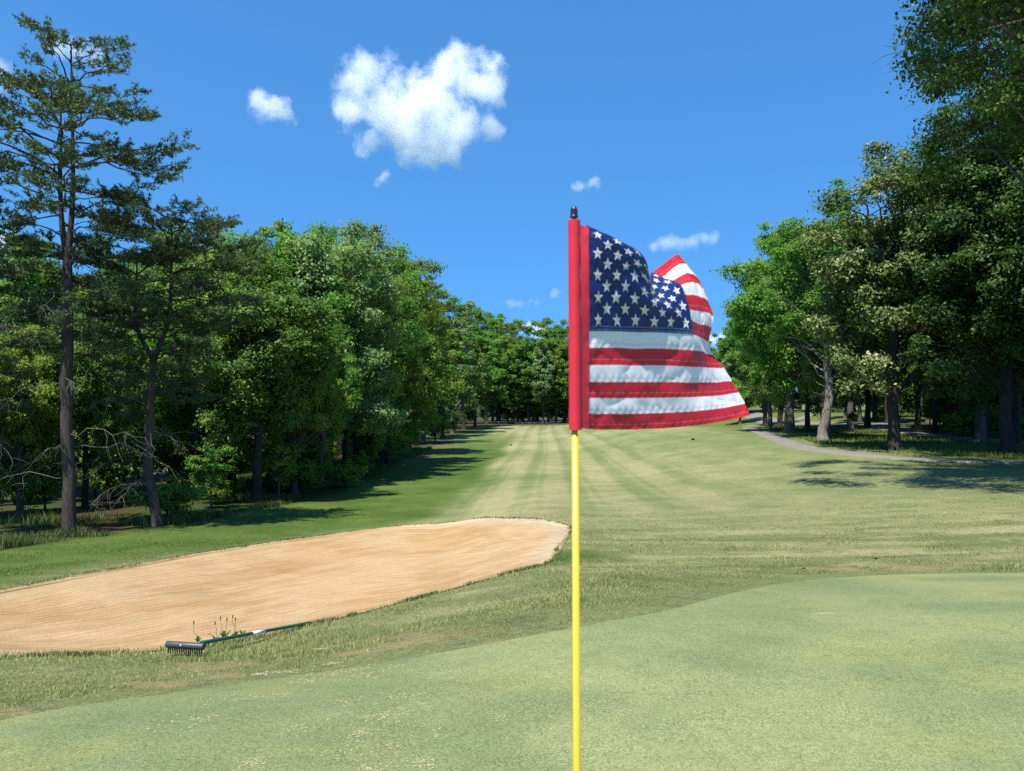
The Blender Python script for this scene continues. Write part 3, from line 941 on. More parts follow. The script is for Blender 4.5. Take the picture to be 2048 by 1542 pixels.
# --- left side: the two scrub pines in front
x, y = unproject([139], [1068])[0]
proto('pine_a', 'pine', M_NEEDLE, M_BARK_PINE, seed=21, H=h_for(85, 125, y, False), R=3.4, base=5.2, trunk_r=0.19, nbr=105, tw=14, fork=0.56, lean=(-0.25, 0.0), flat=0.22, dead=15, spread=0.16, gapz=lambda z: 0.45 if z < 9.0 else 0.1)
plant('pine_a', 'pine_tree', x, y, 'tall gangly pine with twin upper stems, rising highest at the left edge', 'pine tree')
x, y = unproject([316], [1053])[0]
proto('pine_b', 'pine', M_NEEDLE, M_BARK_PINE, seed=22, H=h_for(440, 370, y, False), R=2.9, base=3.8, trunk_r=0.165, nbr=100, tw=16, fork=0.55, lean=(-0.35, 0.2), bend_x=-0.22, flat=0.62, dead=16, spread=0.55, gapz=lambda z: 0.35 if z < 6.0 else 0.0)
plant('pine_b', 'pine_tree', x, y, 'shorter flat-topped pine with a pale leaning trunk, in front of the leafy wood', 'pine tree')
proto('pine_c', 'pine', M_NEEDLE, M_BARK_PINE, seed=23, H=11.0, R=2.6, base=2.2, trunk_r=0.2, nbr=70, tw=16, fork=0.6, dead=34)
x, y = at_px(-70, 22)
plant('pine_c', 'pine_tree', x, y, 'pine cut off by the left edge, its dead grey boughs reaching in', 'pine tree', rz=0.6)
x, y = at_px(846, 92)
plant('pine_c', 'pine_tree', x, y, 'dark pine top at the right end of the near leafy wood', 'pine tree', h_for(545, 865, 92, False), 2.0, wide=0.75)

G_L = 'leafy trees of the wood left of the fairway'
hero = [
    ('oak_d', 513, 33.0, 505, 0.3, 1.0, None, 'broad dark oak with a stout straight black trunk at the edge of the mown grass'),
    ('oak_a', 545, 43, 444, 1.9, 0.95, M_LEAF, 'bright green oak whose rounded top is the highest of the leafy wood left'),
    ('oak_b', 640, 45, 470, 0.0, 0.95, None, 'silvery pale leaved tree in the middle of the left wood'),
    ('oak_d', 712, 52, 466, 2.2, 0.75, M_LEAF, 'dark green tree just right of the silvery tree in the left wood'),
    ('oak_c', 690, 47, 520, 4.0, 0.75, M_LEAF_PALE, 'grey trunked tree with a flared foot near the shadowed mown strip'),
    ('oak_c', 768, 60, 500, 1.2, 0.9, None, 'olive tinted tree with a knobbly top towards the right of the left wood'),
    ('oak_b', 806, 74, 540, 3.1, 0.9, M_LEAF_WARM, 'olive tree at the right shoulder of the near left wood'),
    ('oak_a', 440, 37, 498, 5.0, 0.85, M_LEAF_WARM, 'yellowish green tree right behind the flat-topped pine'),
    ('oak_a', 55, 34, 462, 2.7, 0.62, M_LEAF_LIT, 'fresh yellow green tree seen behind the tall gangly pine'),
    ('oak_c', 215, 36, 520, 0.8, 0.8, M_LEAF_DARK, 'dark leafy tree filling the gap between the two front pines'),
    ('oak_d', 345, 40, 470, 3.9, 0.8, M_LEAF_DARK, 'dark leafy tree behind the flat-topped pine'),
    ('oak_b', 590, 37.5, 590, 2.4, 0.7, M_LEAF_WARM, 'lower mid green tree at the front of the left wood'),
    ('oak_d', 775, 56, 600, 5.2, 0.62, M_LEAF_WARM, 'low spreading tree with sunlit tips over the shaded strip'),
    ('oak_b', 815, 78, 660, 0.4, 0.8, M_LEAF_WARM, 'low yellowish tree leaning out over the bare earth strip'),
]
for key, px, d, top, rz, wide, mat, lab in hero:
    x, y = at_px(px, d)
    plant(key, 'oak_tree', x, y, lab, 'tree', h_for(top, px, d), rz, G_L, wide, mat)
fill = [(-60, 36, 480), (20, 44, 560), (120, 42, 520), (170, 30, 640), (270, 46, 500), (395, 50, 480), (480, 52, 470), (300, 33, 610), (40, 28, 640), (420, 35, 620), (610, 58, 480), (560, 55, 490), (660, 62, 480), (722, 70, 510), (795, 90, 575), (460, 42, 560), (640, 40, 640), (740, 52, 640), (848, 105, 650), (680, 75, 500), (-110, 26, 560)]
for k, (px, d, top) in enumerate(fill):
    x, y = at_px(px, d)
    key = ('oak_a', 'oak_d', 'oak_b', 'oak_c')[k % 4]
    plant(key, 'wood_tree', x, y, 'slender dark-barked tree packed among the others in the left wood', 'tree', h_for(top, px, d), k * 1.7, 'trees packed inside the left wood', 0.72, (M_LEAF_DARK, M_LEAF, M_LEAF_WARM)[k % 3])
for px, row, hpx, key, lab in ((590, 962, 165, 'sapling', 'young pale green tree standing before the dark trunks of the left wood'), (690, 975, 60, 'bush', 'low bush at the foot of the grey flared trunk'), (30, 1010, 110, 'understory', 'ragged leafy bush at the far left under the pines'), (215, 1000, 190, 'understory', 'leafy bush between the trunks of the two front pines'), (400, 965, 110, 'understory', 'low leafy bush under the flat-topped pine'), (770, 925, 70, 'bush', 'small bush on the bare earth under the olive trees'), (870, 885, 95, 'understory', 'rounded bush at the right end of the near left wood')):
    x, y = unproject([px], [row])[0]
    plant(key, 'sapling' if key == 'sapling' else 'bush', x, y, lab, 'young tree' if key == 'sapling' else 'bush', hpx / F * y, px * 0.1, None, 1.0, M_LEAF_PALE if key == 'sapling' else None)

# --- the far end of the fairway
ORD = 'first second third fourth fifth sixth seventh eighth ninth tenth eleventh twelfth thirteenth fourteenth fifteenth'.split()
G_F = 'tall trees closing the far end of the fairway'
far = [(885, 112, 604), (905, 126, 606), (928, 142, 614), (950, 158, 626), (972, 176, 636), (900, 150, 640), (925, 175, 640), (1015, 188, 648), (1058, 182, 656), (1086, 178, 664), (1112, 184, 655), (1140, 180, 655), (1168, 186, 660), (1200, 188, 668), (1235, 184, 672), (1270, 190, 668), (1300, 186, 675), (1335, 190, 672), (1370, 188, 680), (1405, 184, 682), (1440, 180, 678), (1462, 150, 660), (1480, 130, 640),
       (1000, 183, 730), (1035, 184, 735), (1068, 186, 728), (1098, 182, 740), (1128, 185, 732), (1160, 186, 735), (1195, 184, 730), (985, 180, 725),
       (995, 198, 645), (1045, 200, 655), (1075, 204, 660), (1100, 200, 662), (1130, 206, 664), (985, 190, 655), (950, 178, 650)]
for k, (px, d, top) in enumerate(far):
    x, y = at_px(px, d)
    key = ('tall_a', 'tall_b', 'tall_c')[k % 3]
    lab = ORD[k - 5] + ' tall tree from the left in the front row closing the far end' if k < 20 else 'tall tree standing behind the front row at the far end of the fairway'
    g = G_F
    if k < 5:
        lab, g = ('bright green tall tree where the far row begins, right of the near left wood', 'second tall tree from the near wood in the receding left row', 'middle tall tree of the receding left row', 'tall tree near the far corner of the left row', 'tall tree standing at the far left corner of the fairway')[k], 'tall trees receding along the left side'
    elif 20 <= k <= 22:
        lab, g = ('hazy tree glimpsed right of the flag at the far end', 'far tree between the flag and the right oaks', 'far tree just left of the right oaks')[k - 20], None
    if 23 <= k <= 30:
        lab, g = 'low spreading tree filling the gap beneath the tall trees at the far end', 'low trees at the far end of the fairway'
    plant(key, 'oak_tree', x, y, lab, 'tree', h_for(top, px, d), k * 2.1, g, (1.7 if 23 <= k <= 30 else 0.92) + 0.12 * math.sin(k * 3.3), (M_LEAF, M_LEAF_PALE, M_LEAF, M_LEAF_WARM)[k % 4])

# --- right side
x, y = unproject([1645], [880])[0]
proto('forked_oak', 'leaf', M_LEAF, M_BARK_PALE, seed=31, H=h_for(398, 1650, y), R=5.2, base=4.6, trunk_r=0.33, nclus=200, per=430, leaf=0.18, fork=0.38, lean=(0.3, 0.4), bare=12, rise=0.7)
plant('forked_oak', 'oak_tree', x, y, 'pale barked forked oak in front beside the bend of the cart path', 'tree', rz=0.4)
proto('oak_big', 'leaf', M_LEAF_DARK, M_BARK_DARK, seed=51, H=22, R=6.4, base=2.6, trunk_r=0.34, nclus=300, per=420, leaf=0.19, fork=0.45, rc=0.17)
right = [
    ('oak_a', 1578, 66, 440, 2.5, 0.92, None, M_LEAF, 'bright green oak at the left end of the right hand trees, over the path'),
    ('oak_c', 1788, 45, 352, 1.0, 0.95, None, M_LEAF_BLOOM, 'oak covered in pale yellow blossom tassels right of the forked oak'),
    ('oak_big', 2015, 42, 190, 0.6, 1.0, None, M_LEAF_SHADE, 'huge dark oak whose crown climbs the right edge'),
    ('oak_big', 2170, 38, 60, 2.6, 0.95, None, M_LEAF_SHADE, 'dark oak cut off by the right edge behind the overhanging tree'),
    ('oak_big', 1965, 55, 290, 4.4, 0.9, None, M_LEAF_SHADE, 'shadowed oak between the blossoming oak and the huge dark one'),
    ('oak_b', 1540, 92, 570, 3.0, 0.75, None, M_LEAF, 'smaller oak low at the far left of the right hand trees'),
    ('oak_d', 1735, 79, 470, 1.5, 0.7, None, M_LEAF_DARK, 'oak with a straight black trunk beside the access road'),
    ('oak_d', 1835, 66, 480, 0.2, 0.7, None, M_LEAF_DARK, 'oak with a pale leaning trunk on the far side of the access road'),
]
for key, px, d, top, rz, wide, g, mat, lab in right:
    x, y = at_px(px, d)
    plant(key, 'oak_tree', x, y, lab, 'tree', h_for(top, px, d), rz, g, wide, mat)
fill = [(1560, 78, 520), (1585, 88, 500), (1615, 70, 520), (1660, 59, 520), (1700, 74, 480), (1650, 84, 450), (1775, 92, 480), (1792, 94, 470), (1890, 74, 430), (1925, 66, 400), (1965, 60, 380), (2010, 62, 330), (2060, 58, 330), (2110, 66, 300), (1860, 90, 430), (1950, 86, 420), (2030, 80, 380), (1530, 110, 580), (1690, 110, 560), (2120, 50, 250), (2000, 72, 380), (1840, 110, 480), (1900, 110, 470), (1980, 100, 430), (1960, 52, 300), (2030, 48, 250), (1870, 64, 400), (1750, 100, 520), (1720, 96, 500)]
for k, (px, d, top) in enumerate(fill):
    x, y = at_px(px, d)
    key = ('oak_d', 'tall_a', 'oak_c', 'tall_b', 'oak_a')[k % 5]
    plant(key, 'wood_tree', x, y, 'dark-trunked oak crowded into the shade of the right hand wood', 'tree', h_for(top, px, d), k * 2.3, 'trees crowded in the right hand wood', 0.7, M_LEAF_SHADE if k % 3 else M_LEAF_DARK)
for k, px in enumerate(range(1492, 2140, 36)):
    d = 158 + 12 * math.sin(k * 2.2)
    x, y = at_px(px, d)
    plant(('tall_a', 'tall_b', 'tall_c')[k % 3], 'wood_tree', x, y, 'distant tree behind the right hand wood, beyond the sunlit lawn', 'tree', h_for(610, px, d), k * 1.9, 'distant trees behind the right hand wood', 1.0, M_LEAF)
for px, row, hpx, wd, lab in ((1945, 872, 62, 1.6, 'flat bright green shrub in front of the dark right hand wood'), (2060, 878, 85, 1.0, 'bright bush cut off by the right edge beside the access road')):
    x, y = unproject([px], [row])[0]
    plant('bush', 'bush', x, y, lab, 'bush', hpx / F * y, px, None, wd)
for k, (px, row, hpx) in enumerate(((1770, 845, 40), (1800, 846, 50), (1860, 850, 70), (1880, 858, 90), (1920, 856, 80), (1990, 860, 110), (2040, 864, 120), (2090, 866, 130))):
    x, y = unproject([px], [row])[0]
    plant('understory', 'bush', x, y, ORD[k] + ' dark bush from the left in the shade beneath the right hand wood', 'bush', hpx / F * y, k * 1.1, 'dark bushes under the right hand wood', 1.25)
x, y = 18.0, 23.5
proto('overhang', 'leaf', M_LEAF_SHADE, M_BARK, seed=41, H=26, R=12.0, base=9.6, lob=0.35, twigs=7, lop=lambda c: (c[:, 2] > 11.6) & (((18 + c[:, 0]) / (23.5 + c[:, 1]) > 0.535) | ((c[:, 2] - 3.2) / (23.5 + c[:, 1]) > 0.63)), trunk_r=0.42, nclus=430, per=440, leaf=0.165, fork=0.45, rise=0.35, rc=0.112, bare=20, top=0.6)
plant('overhang', 'oak_tree', x, y, 'near oak whose leafy boughs hang into the top right corner', 'tree', rz=0.0)

rngu = np.random.default_rng(77)
under = [(px, 150 + 6 * math.sin(px), 6.5) for px in range(1490, 2140, 44)] + [(px, d, 4.5) for px, d in zip(range(945, 1480, 26), 194 + rngu.uniform(-6, 14, 40))] + [(px, d, 3.6) for px, d in ((850, 100), (862, 110), (876, 122), (894, 136), (912, 150), (932, 166), (950, 182))]
for k, (px, d, h) in enumerate(under):
    x, y = at_px(px, d)
    left = k >= len(under) - 7
    plant('understory', 'bush', x - (2.0 if left else 0), y, 'shaded bush under the receding trees along the left of the fairway' if left else ('bush in the shade beyond the sunlit lawn behind the right hand wood' if px > 1485 else 'dark bush under the tall trees at the far end of the fairway'), 'bush', h * (0.8 + 0.5 * rngu.uniform()), k * 1.3, 'bushes under the receding left trees' if left else ('bushes behind the right hand wood' if px > 1485 else 'bushes under the far trees'), 1.5)
inner = [(25, 33), (75, 38), (190, 33), (250, 40), (300, 46), (365, 38), (430, 44), (470, 38), (545, 48), (610, 44), (640, 52), (700, 60), (740, 62), (790, 74), (820, 84), (150, 44), (-20, 28), (90, 29)]
for k, (px, d) in enumerate(inner):
    x, y = at_px(px, d)
    plant('understory', 'bush', x, y, 'leafy undergrowth bush among the trunks inside the left wood', 'bush', (2.6 + 2.6 * rngu.uniform()), k * 1.9, 'undergrowth bushes inside the left wood', 0.9, (M_LEAF, M_LEAF_LIT, M_LEAF_WARM)[k % 3])

edge = [(35, 26, 2.4), (235, 30, 2.2), (375, 32, 2.0), (455, 34, 2.6), (560, 38, 3.0), (650, 43, 2.6), (705, 50, 2.4), (735, 55, 3.2), (780, 66, 3.0), (812, 78, 3.4)]
for k, (px, d, h) in enumerate(edge):
    x = float(np.interp(d, MOW_Y, MOW_X)) - 1.2 - 0.8 * (k % 3)
    plant('sapling' if k % 2 else 'bush', 'young_tree' if k % 2 else 'bush', x, d, ORD[k] + (' slim young tree' if k % 2 else ' low bright bush') + ' from the left along the edge of the left wood', 'young tree' if k % 2 else 'bush', h * (1.3 if k % 2 else 0.7), k * 1.7, 'young growth along the edge of the left wood', 1.2 if k % 2 else 1.0, (M_LEAF, M_LEAF_WARM)[k // 2 % 2])

#@@CLOUDS
# ------------------------------------------------------------------ clouds: drifts of tiny white flakes, far off
def cloud_mat(c, r, u, seed, ragged, dens, thin, grain):
    """white droplets: soft balls broken up by noise, as a volume"""
    m = bpy.data.materials.new('cloud')
    m.use_nodes = True
    nt = m.node_tree
    nt.nodes.clear()
    out = nt.nodes.new('ShaderNodeOutputMaterial')
    co = nt.nodes.new('ShaderNodeTexCoord').outputs['Object']
    e = None
    for p, q in zip(c, r):
        d = N(nt, 'ShaderNodeVectorMath', operation='DISTANCE')
        nt.links.new(co, d.inputs[0])
        d.inputs[1].default_value = tuple(p)
        f = maths(nt, 'SUBTRACT', 1.0, maths(nt, 'MULTIPLY', d.outputs['Value'], 1.0 / q))
        if e is None:
            e = f
        else:
            n = nt.nodes.new('ShaderNodeMath')
            n.operation = 'SMOOTH_MAX'
            nt.links.new(e, n.inputs[0])
            nt.links.new(f, n.inputs[1])
            n.inputs[2].default_value = 0.35
            e = n.outputs[0]
    mp = N(nt, 'ShaderNodeMapping')
    mp.inputs['Location'].default_value = (seed * 13.1, seed * 7.7, seed * 3.3)
    nt.links.new(co, mp.inputs[0])
    f1 = noise(nt, 1 / (grain * u), 9, 0.66, mp.outputs[0])
    g = maths(nt, 'ADD', e, maths(nt, 'MULTIPLY', maths(nt, 'SUBTRACT', f1, 0.5 + thin), ragged * 4.6))
    den = maths(nt, 'MULTIPLY', maths(nt, 'MULTIPLY', g, 1.15, True), dens)
    v = N(nt, 'ShaderNodeVolumePrincipled')
    v.inputs['Color'].default_value = (0.995, 0.995, 0.995, 1)
    v.inputs['Anisotropy'].default_value = 0.0
    nt.links.new(den, v.inputs['Density'])
    nt.links.new(v.outputs[0], out.inputs['Volume'])
    return m


import bmesh


def cloud(balls, D, n, label, seed, size=0, ragged=0.75, thin=0.0):
    """balls: (column, row, radius) in the photograph; D: distance in metres; n: how solid"""
    rng = np.random.default_rng(seed)
    b = np.array(balls, float)
    u = D / F
    c0 = b[:, :2].mean(0)
    c = np.column_stack([(b[:, 0] - c0[0]) * u, rng.normal(size=len(b)) * b[:, 2] * 0.3 * u, (c0[1] - b[:, 1]) * u])
    r = b[:, 2] * u
    bm = bmesh.new()
    for p, q in zip(c, r):
        res = bmesh.ops.create_icosphere(bm, subdivisions=2, radius=q * 1.5)
        bmesh.ops.translate(bm, verts=res['verts'], vec=tuple(p))
    res = bmesh.ops.convex_hull(bm, input=bm.verts)
    bmesh.ops.delete(bm, geom=list({g for g in res['geom_interior'] + res['geom_unused'] if isinstance(g, bmesh.types.BMVert)}), context='VERTS')
    me = bpy.data.meshes.new('cloud')
    bm.to_mesh(me)
    bm.free()
    me.materials.append(cloud_mat(c, r, u, seed, ragged, n / (62 * u), thin, float(np.clip(np.median(b[:, 2]) * 2.0, 14, 80))))
    o = obj('cloud', me, None, ((c0[0] - CX) * u, D, CAMZ + (HY - c0[1]) * u))
    return tag(o, label, 'cloud')


cloud([(698, 220, 34), (745, 178, 50), (790, 168, 44), (765, 225, 58), (840, 200, 58), (895, 145, 46), (918, 108, 28), (968, 122, 36), (940, 165, 42), (885, 232, 62), (810, 268, 44), (745, 278, 34), (868, 290, 40), (930, 262, 40), (980, 256, 26), (905, 300, 26), (965, 160, 34), (990, 190, 20), (1003, 205, 14), (995, 118, 16)], 2600, 2.4, 'large white heap cloud high in the middle of the sky', 3, 0, 0.95)
cloud([(522, 205, 26), (545, 215, 28), (570, 225, 20), (510, 190, 14), (535, 226, 22)], 2600, 2.2, 'small round white cloud left of the large heap cloud', 4, 0, 0.95)
cloud([(764, 360, 15), (770, 352, 12), (758, 370, 11)], 2600, 2.0, 'tiny wisp of cloud below the large heap cloud', 5, 0, 0.9, 0.03)
cloud([(1158, 374, 14), (1172, 369, 14), (1186, 370, 13), (1197, 372, 10)], 2600, 2.0, 'thin wisp of cloud above the top of the flagstick', 6, 0, 0.95, 0.04)
cloud([(1312, 494, 15), (1330, 489, 17), (1350, 485, 20), (1370, 487, 18), (1390, 486, 16), (1408, 481, 15), (1424, 477, 13)], 3200, 1.2, 'flat streak of cloud behind the flag, left of the right oaks', 7, 0, 0.8, 0.0)
cloud([(1022, 612, 14), (1038, 609, 14), (1055, 607, 13), (1074, 606, 12), (1112, 589, 13)], 3600, 1.0, 'faint cloud wisps above the far trees left of the flag', 8, 0, 1.0, 0.06)
cloud([(1045, 653, 14), (1060, 650, 14), (1076, 664, 20), (1096, 680, 20)], 4200, 4.0, 'white cloud top peeping over the far trees left of the flag', 9, 0, 0.6)
cloud([(1422, 680, 16), (1438, 675, 16), (1456, 684, 16)], 4200, 4.0, 'white cloud top between the flag and the right oaks', 10, 0, 0.6)
cloud([(120, 92, 26), (150, 96, 30), (180, 104, 24), (200, 110, 14)], 2800, 1.1, 'cloud half hidden behind the top of the tall pine', 11, 2.6, 0.85)
cloud([(-20, 470, 34), (10, 480, 28), (0, 505, 26), (30, 492, 16)], 3000, 3.0, 'cloud low behind the pines at the left edge', 12)
cloud([(-8, 130, 26), (10, 150, 22), (-20, 165, 24)], 2800, 0.8, 'cloud scrap at the left edge beside the tall pine', 13, 2.5, 0.85)

#@@OBJECTS
# ------------------------------------------------------------------ flagstick and flag
def cloth_mat(name, c, stitch=None, bands=(), trans=0.3, tlit=1.0):
    m, nt, p, out = new_mat(name)
    uvn = nt.nodes.new('ShaderNodeUVMap').outputs[0]
    sep = N(nt, 'ShaderNodeSeparateXYZ')
    nt.links.new(uvn, sep.inputs[0])
    cur = None
    co = nt.nodes.new('ShaderNodeTexCoord').outputs['Object']
    wv = noise(nt, 220, 2, 0.6, co)
    base = ramp(nt, [(0.3, tuple(np.array(c) * 0.92)), (0.7, tuple(np.minimum(np.array(c) * 1.06, 0.95)))], wv).outputs[0]
    for lo, hi, dash, col_, per in bands:
        a = maths(nt, 'GREATER_THAN', sep.outputs['Y'], lo)
        b = maths(nt, 'LESS_THAN', sep.outputs['Y'], hi)
        f = maths(nt, 'MULTIPLY', a, b)
        if per:
            w_ = maths(nt, 'FRACT', maths(nt, 'MULTIPLY', sep.outputs['X'], per))
            f = maths(nt, 'MULTIPLY', f, maths(nt, 'LESS_THAN', w_, dash))
        base = mixc(nt, f, base, col_)
    nt.links.new(base, p.inputs['Base Color'])
    p.inputs['Roughness'].default_value = 0.42
    p.inputs['Specular IOR Level'].default_value = 0.35
    tr = nt.nodes.new('ShaderNodeBsdfTranslucent')
    nt.links.new(base, tr.inputs[0])
    mx = nt.nodes.new('ShaderNodeMixShader')
    mx.inputs[0].default_value = trans
    nt.links.new(p.outputs[0], mx.inputs[1])
    nt.links.new(tr.outputs[0], mx.inputs[2])
    nt.links.new(mx.outputs[0], out.inputs[0])
    return m


M_RED = cloth_mat('red_nylon', (0.56, 0.022, 0.032), bands=[(0.66, 0.70, 0.72, (0.62, 0.20, 0.20), 1.6)])
M_WHITE = cloth_mat('white_nylon', (0.80, 0.80, 0.80), bands=[(0.70, 0.74, 0.5, (0.62, 0.40, 0.44), 1.4), (0.80, 0.83, 0.5, (0.62, 0.42, 0.46), 1.4), (0.74, 0.80, 0.4, (0.70, 0.56, 0.60), 2.2)])
M_BLUE = cloth_mat('navy_nylon', (0.008, 0.024, 0.115), bands=[(0.955, 0.962, 0.8, (0.16, 0.22, 0.38), 1.6), (0.982, 0.989, 0.8, (0.16, 0.22, 0.38), 1.6)], trans=0.18)
M_STAR = cloth_mat('star_white', (0.80, 0.80, 0.80), trans=0.2)
M_SLEEVE = cloth_mat('red_sleeve', (0.58, 0.025, 0.04), trans=0.0)
M_YELLOW = plain('yellow_paint', (0.54, 0.41, 0.025), 0.32, 0.5, 40, 0.05)
M_BLACKP = plain('black_plastic', (0.012, 0.012, 0.014), 0.3, 0.5)
M_STEEL = plain('dull_steel', (0.45, 0.45, 0.45), 0.35, 0.5, metal=0.9)

S_ROW = [0, 1, 2, 3, 4, 5, 6, 7, 10, 13]
U_COL = [0, .1, .2, .3, .36, .44, .52, .6, .7, .8, .9, 1.0]
lin_d = [1.27 + .31 * u for u in U_COL]
FX = {0: [1160, 1195, 1235, 1276, 1290, 1290, 1300, 1302, 1318, 1333, 1346, 1356],
      1: [1160, 1197, 1240, 1281, 1295, 1296, 1308, 1322, 1335, 1348, 1360, 1371],
      2: [1160, 1197, 1240, 1282, 1298, 1301, 1322, 1343, 1355, 1367, 1380, 1393],
      3: [1160, 1197, 1237, 1274, 1299, 1310, 1335, 1357, 1368, 1381, 1393, 1405],
      4: [1160, 1197, 1236, 1275, 1298, 1315, 1343, 1366, 1379, 1393, 1405, 1415],
      5: [1160, 1197, 1236, 1276, 1301, 1326, 1351, 1375, 1389, 1404, 1417, 1424],
      6: [1160, 1197, 1236, 1276, 1301, 1330, 1357, 1380, 1393, 1405, 1416, 1421],
      7: [1160, 1197, 1235, 1275, 1299, 1328, 1356, 1384, 1398, 1404, 1409, 1416],
      10: [1160, 1196, 1235, 1270, 1293, 1320, 1347, 1374, 1402, 1426, 1446, 1464],
      13: [1160, 1195, 1231, 1268, 1291, 1320, 1349, 1378, 1412, 1444, 1473, 1501]}
FY = {0: [445, 462, 482, 507, 530, 553, 555, 549, 536, 524, 514, 510],
      1: [473, 478, 492, 518, 545, 563, 560, 557, 547, 536, 530, 529],
      2: [503, 504, 510, 532, 560, 574, 569, 563, 556, 549, 548, 555],
      3: [534, 534, 536, 544, 575, 588, 580, 573, 568, 565, 568, 577],
      4: [566, 566, 566, 572, 590, 601, 598, 591, 590, 592, 597, 606],
      5: [598, 598, 598, 601, 607, 613, 615, 619, 622, 624, 627, 633],
      6: [631, 630, 630, 630, 633, 635, 637, 640, 647, 650, 652, 656],
      7: [663, 662, 662, 664, 664, 665, 667, 669, 673, 677, 680, 684],
      10: [763, 764, 764, 764, 764, 764, 764, 765, 765, 765, 764, 762],
      13: [858, 859, 859, 859, 858, 857, 855, 852, 848, 843, 837, 830]}
FD = {0: [1.27, 1.28, 1.30, 1.34, 1.40, 1.50, 1.54, 1.57, 1.60, 1.63, 1.65, 1.66],
      1: [1.27, 1.275, 1.295, 1.335, 1.39, 1.48, 1.52, 1.555, 1.59, 1.62, 1.64, 1.655],
      2: [1.27, 1.275, 1.295, 1.33, 1.38, 1.46, 1.50, 1.535, 1.57, 1.60, 1.62, 1.645],
      3: [1.27, 1.28, 1.30, 1.33, 1.37, 1.44, 1.475, 1.515, 1.55, 1.58, 1.61, 1.635],
      4: [1.27, 1.285, 1.305, 1.33, 1.36, 1.42, 1.455, 1.495, 1.535, 1.57, 1.60, 1.625],
      5: [1.27, 1.29, 1.31, 1.335, 1.36, 1.395, 1.435, 1.475, 1.52, 1.56, 1.59, 1.61],
      6: [1.27, 1.295, 1.32, 1.35, 1.37, 1.40, 1.43, 1.462, 1.51, 1.55, 1.58, 1.60],
      7: [1.27, 1.30, 1.33, 1.36, 1.38, 1.405, 1.43, 1.455, 1.50, 1.54, 1.58, 1.62],
      10: [1.27, 1.301, 1.332, 1.363, 1.382, 1.406, 1.431, 1.456, 1.495, 1.53, 1.57, 1.61],
      13: lin_d}
CTRL = np.array([[((FX[r][k] - CX) / F * FD[r][k], FD[r][k], CAMZ + (HY - FY[r][k]) / F * FD[r][k]) for k in range(12)] for r in S_ROW])


def hermite(xs, ys, x):
    """piecewise cubic through ys (first axis), gentle slopes"""
    xs = np.asarray(xs, float)
    h = np.diff(xs)
    hh = h.reshape(-1, *([1] * (ys.ndim - 1)))
    dl = np.diff(ys, axis=0) / hh
    m = np.empty_like(ys)
    m[0], m[-1] = dl[0], dl[-1]
    w0, w1 = hh[1:], hh[:-1]
    m[1:-1] = (dl[:-1] * w0 + dl[1:] * w1) / (w0 + w1)
    i = np.clip(np.searchsorted(xs, x, 'right') - 1, 0, len(xs) - 2)
    sh = (-1, *([1] * (ys.ndim - 1)))
    t = ((x - xs[i]) / h[i]).reshape(sh)
    H = h[i].reshape(sh)
    return (2 * t**3 - 3 * t**2 + 1) * ys[i] + (t**3 - 2 * t**2 + t) * H * m[i] + (-2 * t**3 + 3 * t**2) * ys[i + 1] + (t**3 - t**2) * H * m[i + 1]


GU, GS = np.linspace(0, 1, 301), np.linspace(0, 13, 313)
_rows = hermite(S_ROW, CTRL, GS)                                   # (s, 12, 3)
_surf = hermite(U_COL, np.swapaxes(_rows, 0, 1), GU)               # (u, s, 3)
_surf = np.swapaxes(_surf, 0, 1)                                   # (s, u, 3)
_nr = unit(np.cross(np.gradient(_surf, axis=0), np.gradient(_surf, axis=1)))
UU, SS = np.meshgrid(GU, GS)
k1 = fbm(UU * 12 + SS * 0.30, SS * 0.7 - UU * 4, 91, 2) - 0.5
k2 = np.abs(fbm(UU * 9 - SS * 0.42, SS * 0.6 + UU * 3, 92, 2) - 0.5)
puck = 0.0012 * np.sin(UU * 2 * math.pi * 26 + 3 * fbm(UU * 6, SS * 2, 93, 2)) * (np.abs((SS % 1) - 0.9) < 0.3)
_disp = (0.0040 * k1 + 0.0075 * np.abs(k2) ** 0.8 + puck * 0.5) * sstep(0.0, 0.08, UU)
_surf = _surf + _nr * _disp[:, :, None]


def cloth(u, s, off=0.0):
    """points on the waving flag at fly fraction u and stripe height s"""
    fu, fs = np.clip(u, 0, 1) * 300, np.clip(s, 0, 13) * 24
    i, j = np.clip(fs.astype(int), 0, 311), np.clip(fu.astype(int), 0, 299)
    a, b = (fs - i)[:, None], (fu - j)[:, None]

    def bil(g):
        return (g[i, j] * (1 - b) + g[i, j + 1] * b) * (1 - a) + (g[i + 1, j] * (1 - b) + g[i + 1, j + 1] * b) * a
    return bil(_surf) + unit(bil(_nr)) * off


CANT, HEM = 0.605, 0.046
pole_base = np.array([(1160 - CX) / F * 1.27, 1.27, 0.0])
pole_top = np.array([(1148 - CX) / F * 1.27, 1.27, CAMZ + (HY - 418) / F * 1.27])
flag = thing('flag', 'small stars and stripes golf flag, folded by the wind, on the yellow stick', 'flag', tuple(pole_top))
FO = np.array(pole_top)


def patch(name, u0, u1, s0, s1, nu, ns, mat, off=0.0, parent=flag):
    u, s_ = np.meshgrid(np.linspace(u0, u1, nu), np.linspace(s0, s1, ns))
    v = cloth(u.ravel(), s_.ravel(), off) - FO
    q = [(a * nu + b, a * nu + b + 1, (a + 1) * nu + b + 1, (a + 1) * nu + b) for a in range(ns - 1) for b in range(nu - 1)]
    uv = np.column_stack([u.ravel() * 50, ((s_ - s0) / (s1 - s0)).ravel()])
    return obj(name, mesh(name, v, None, q, mat, True, uv=uv), parent)


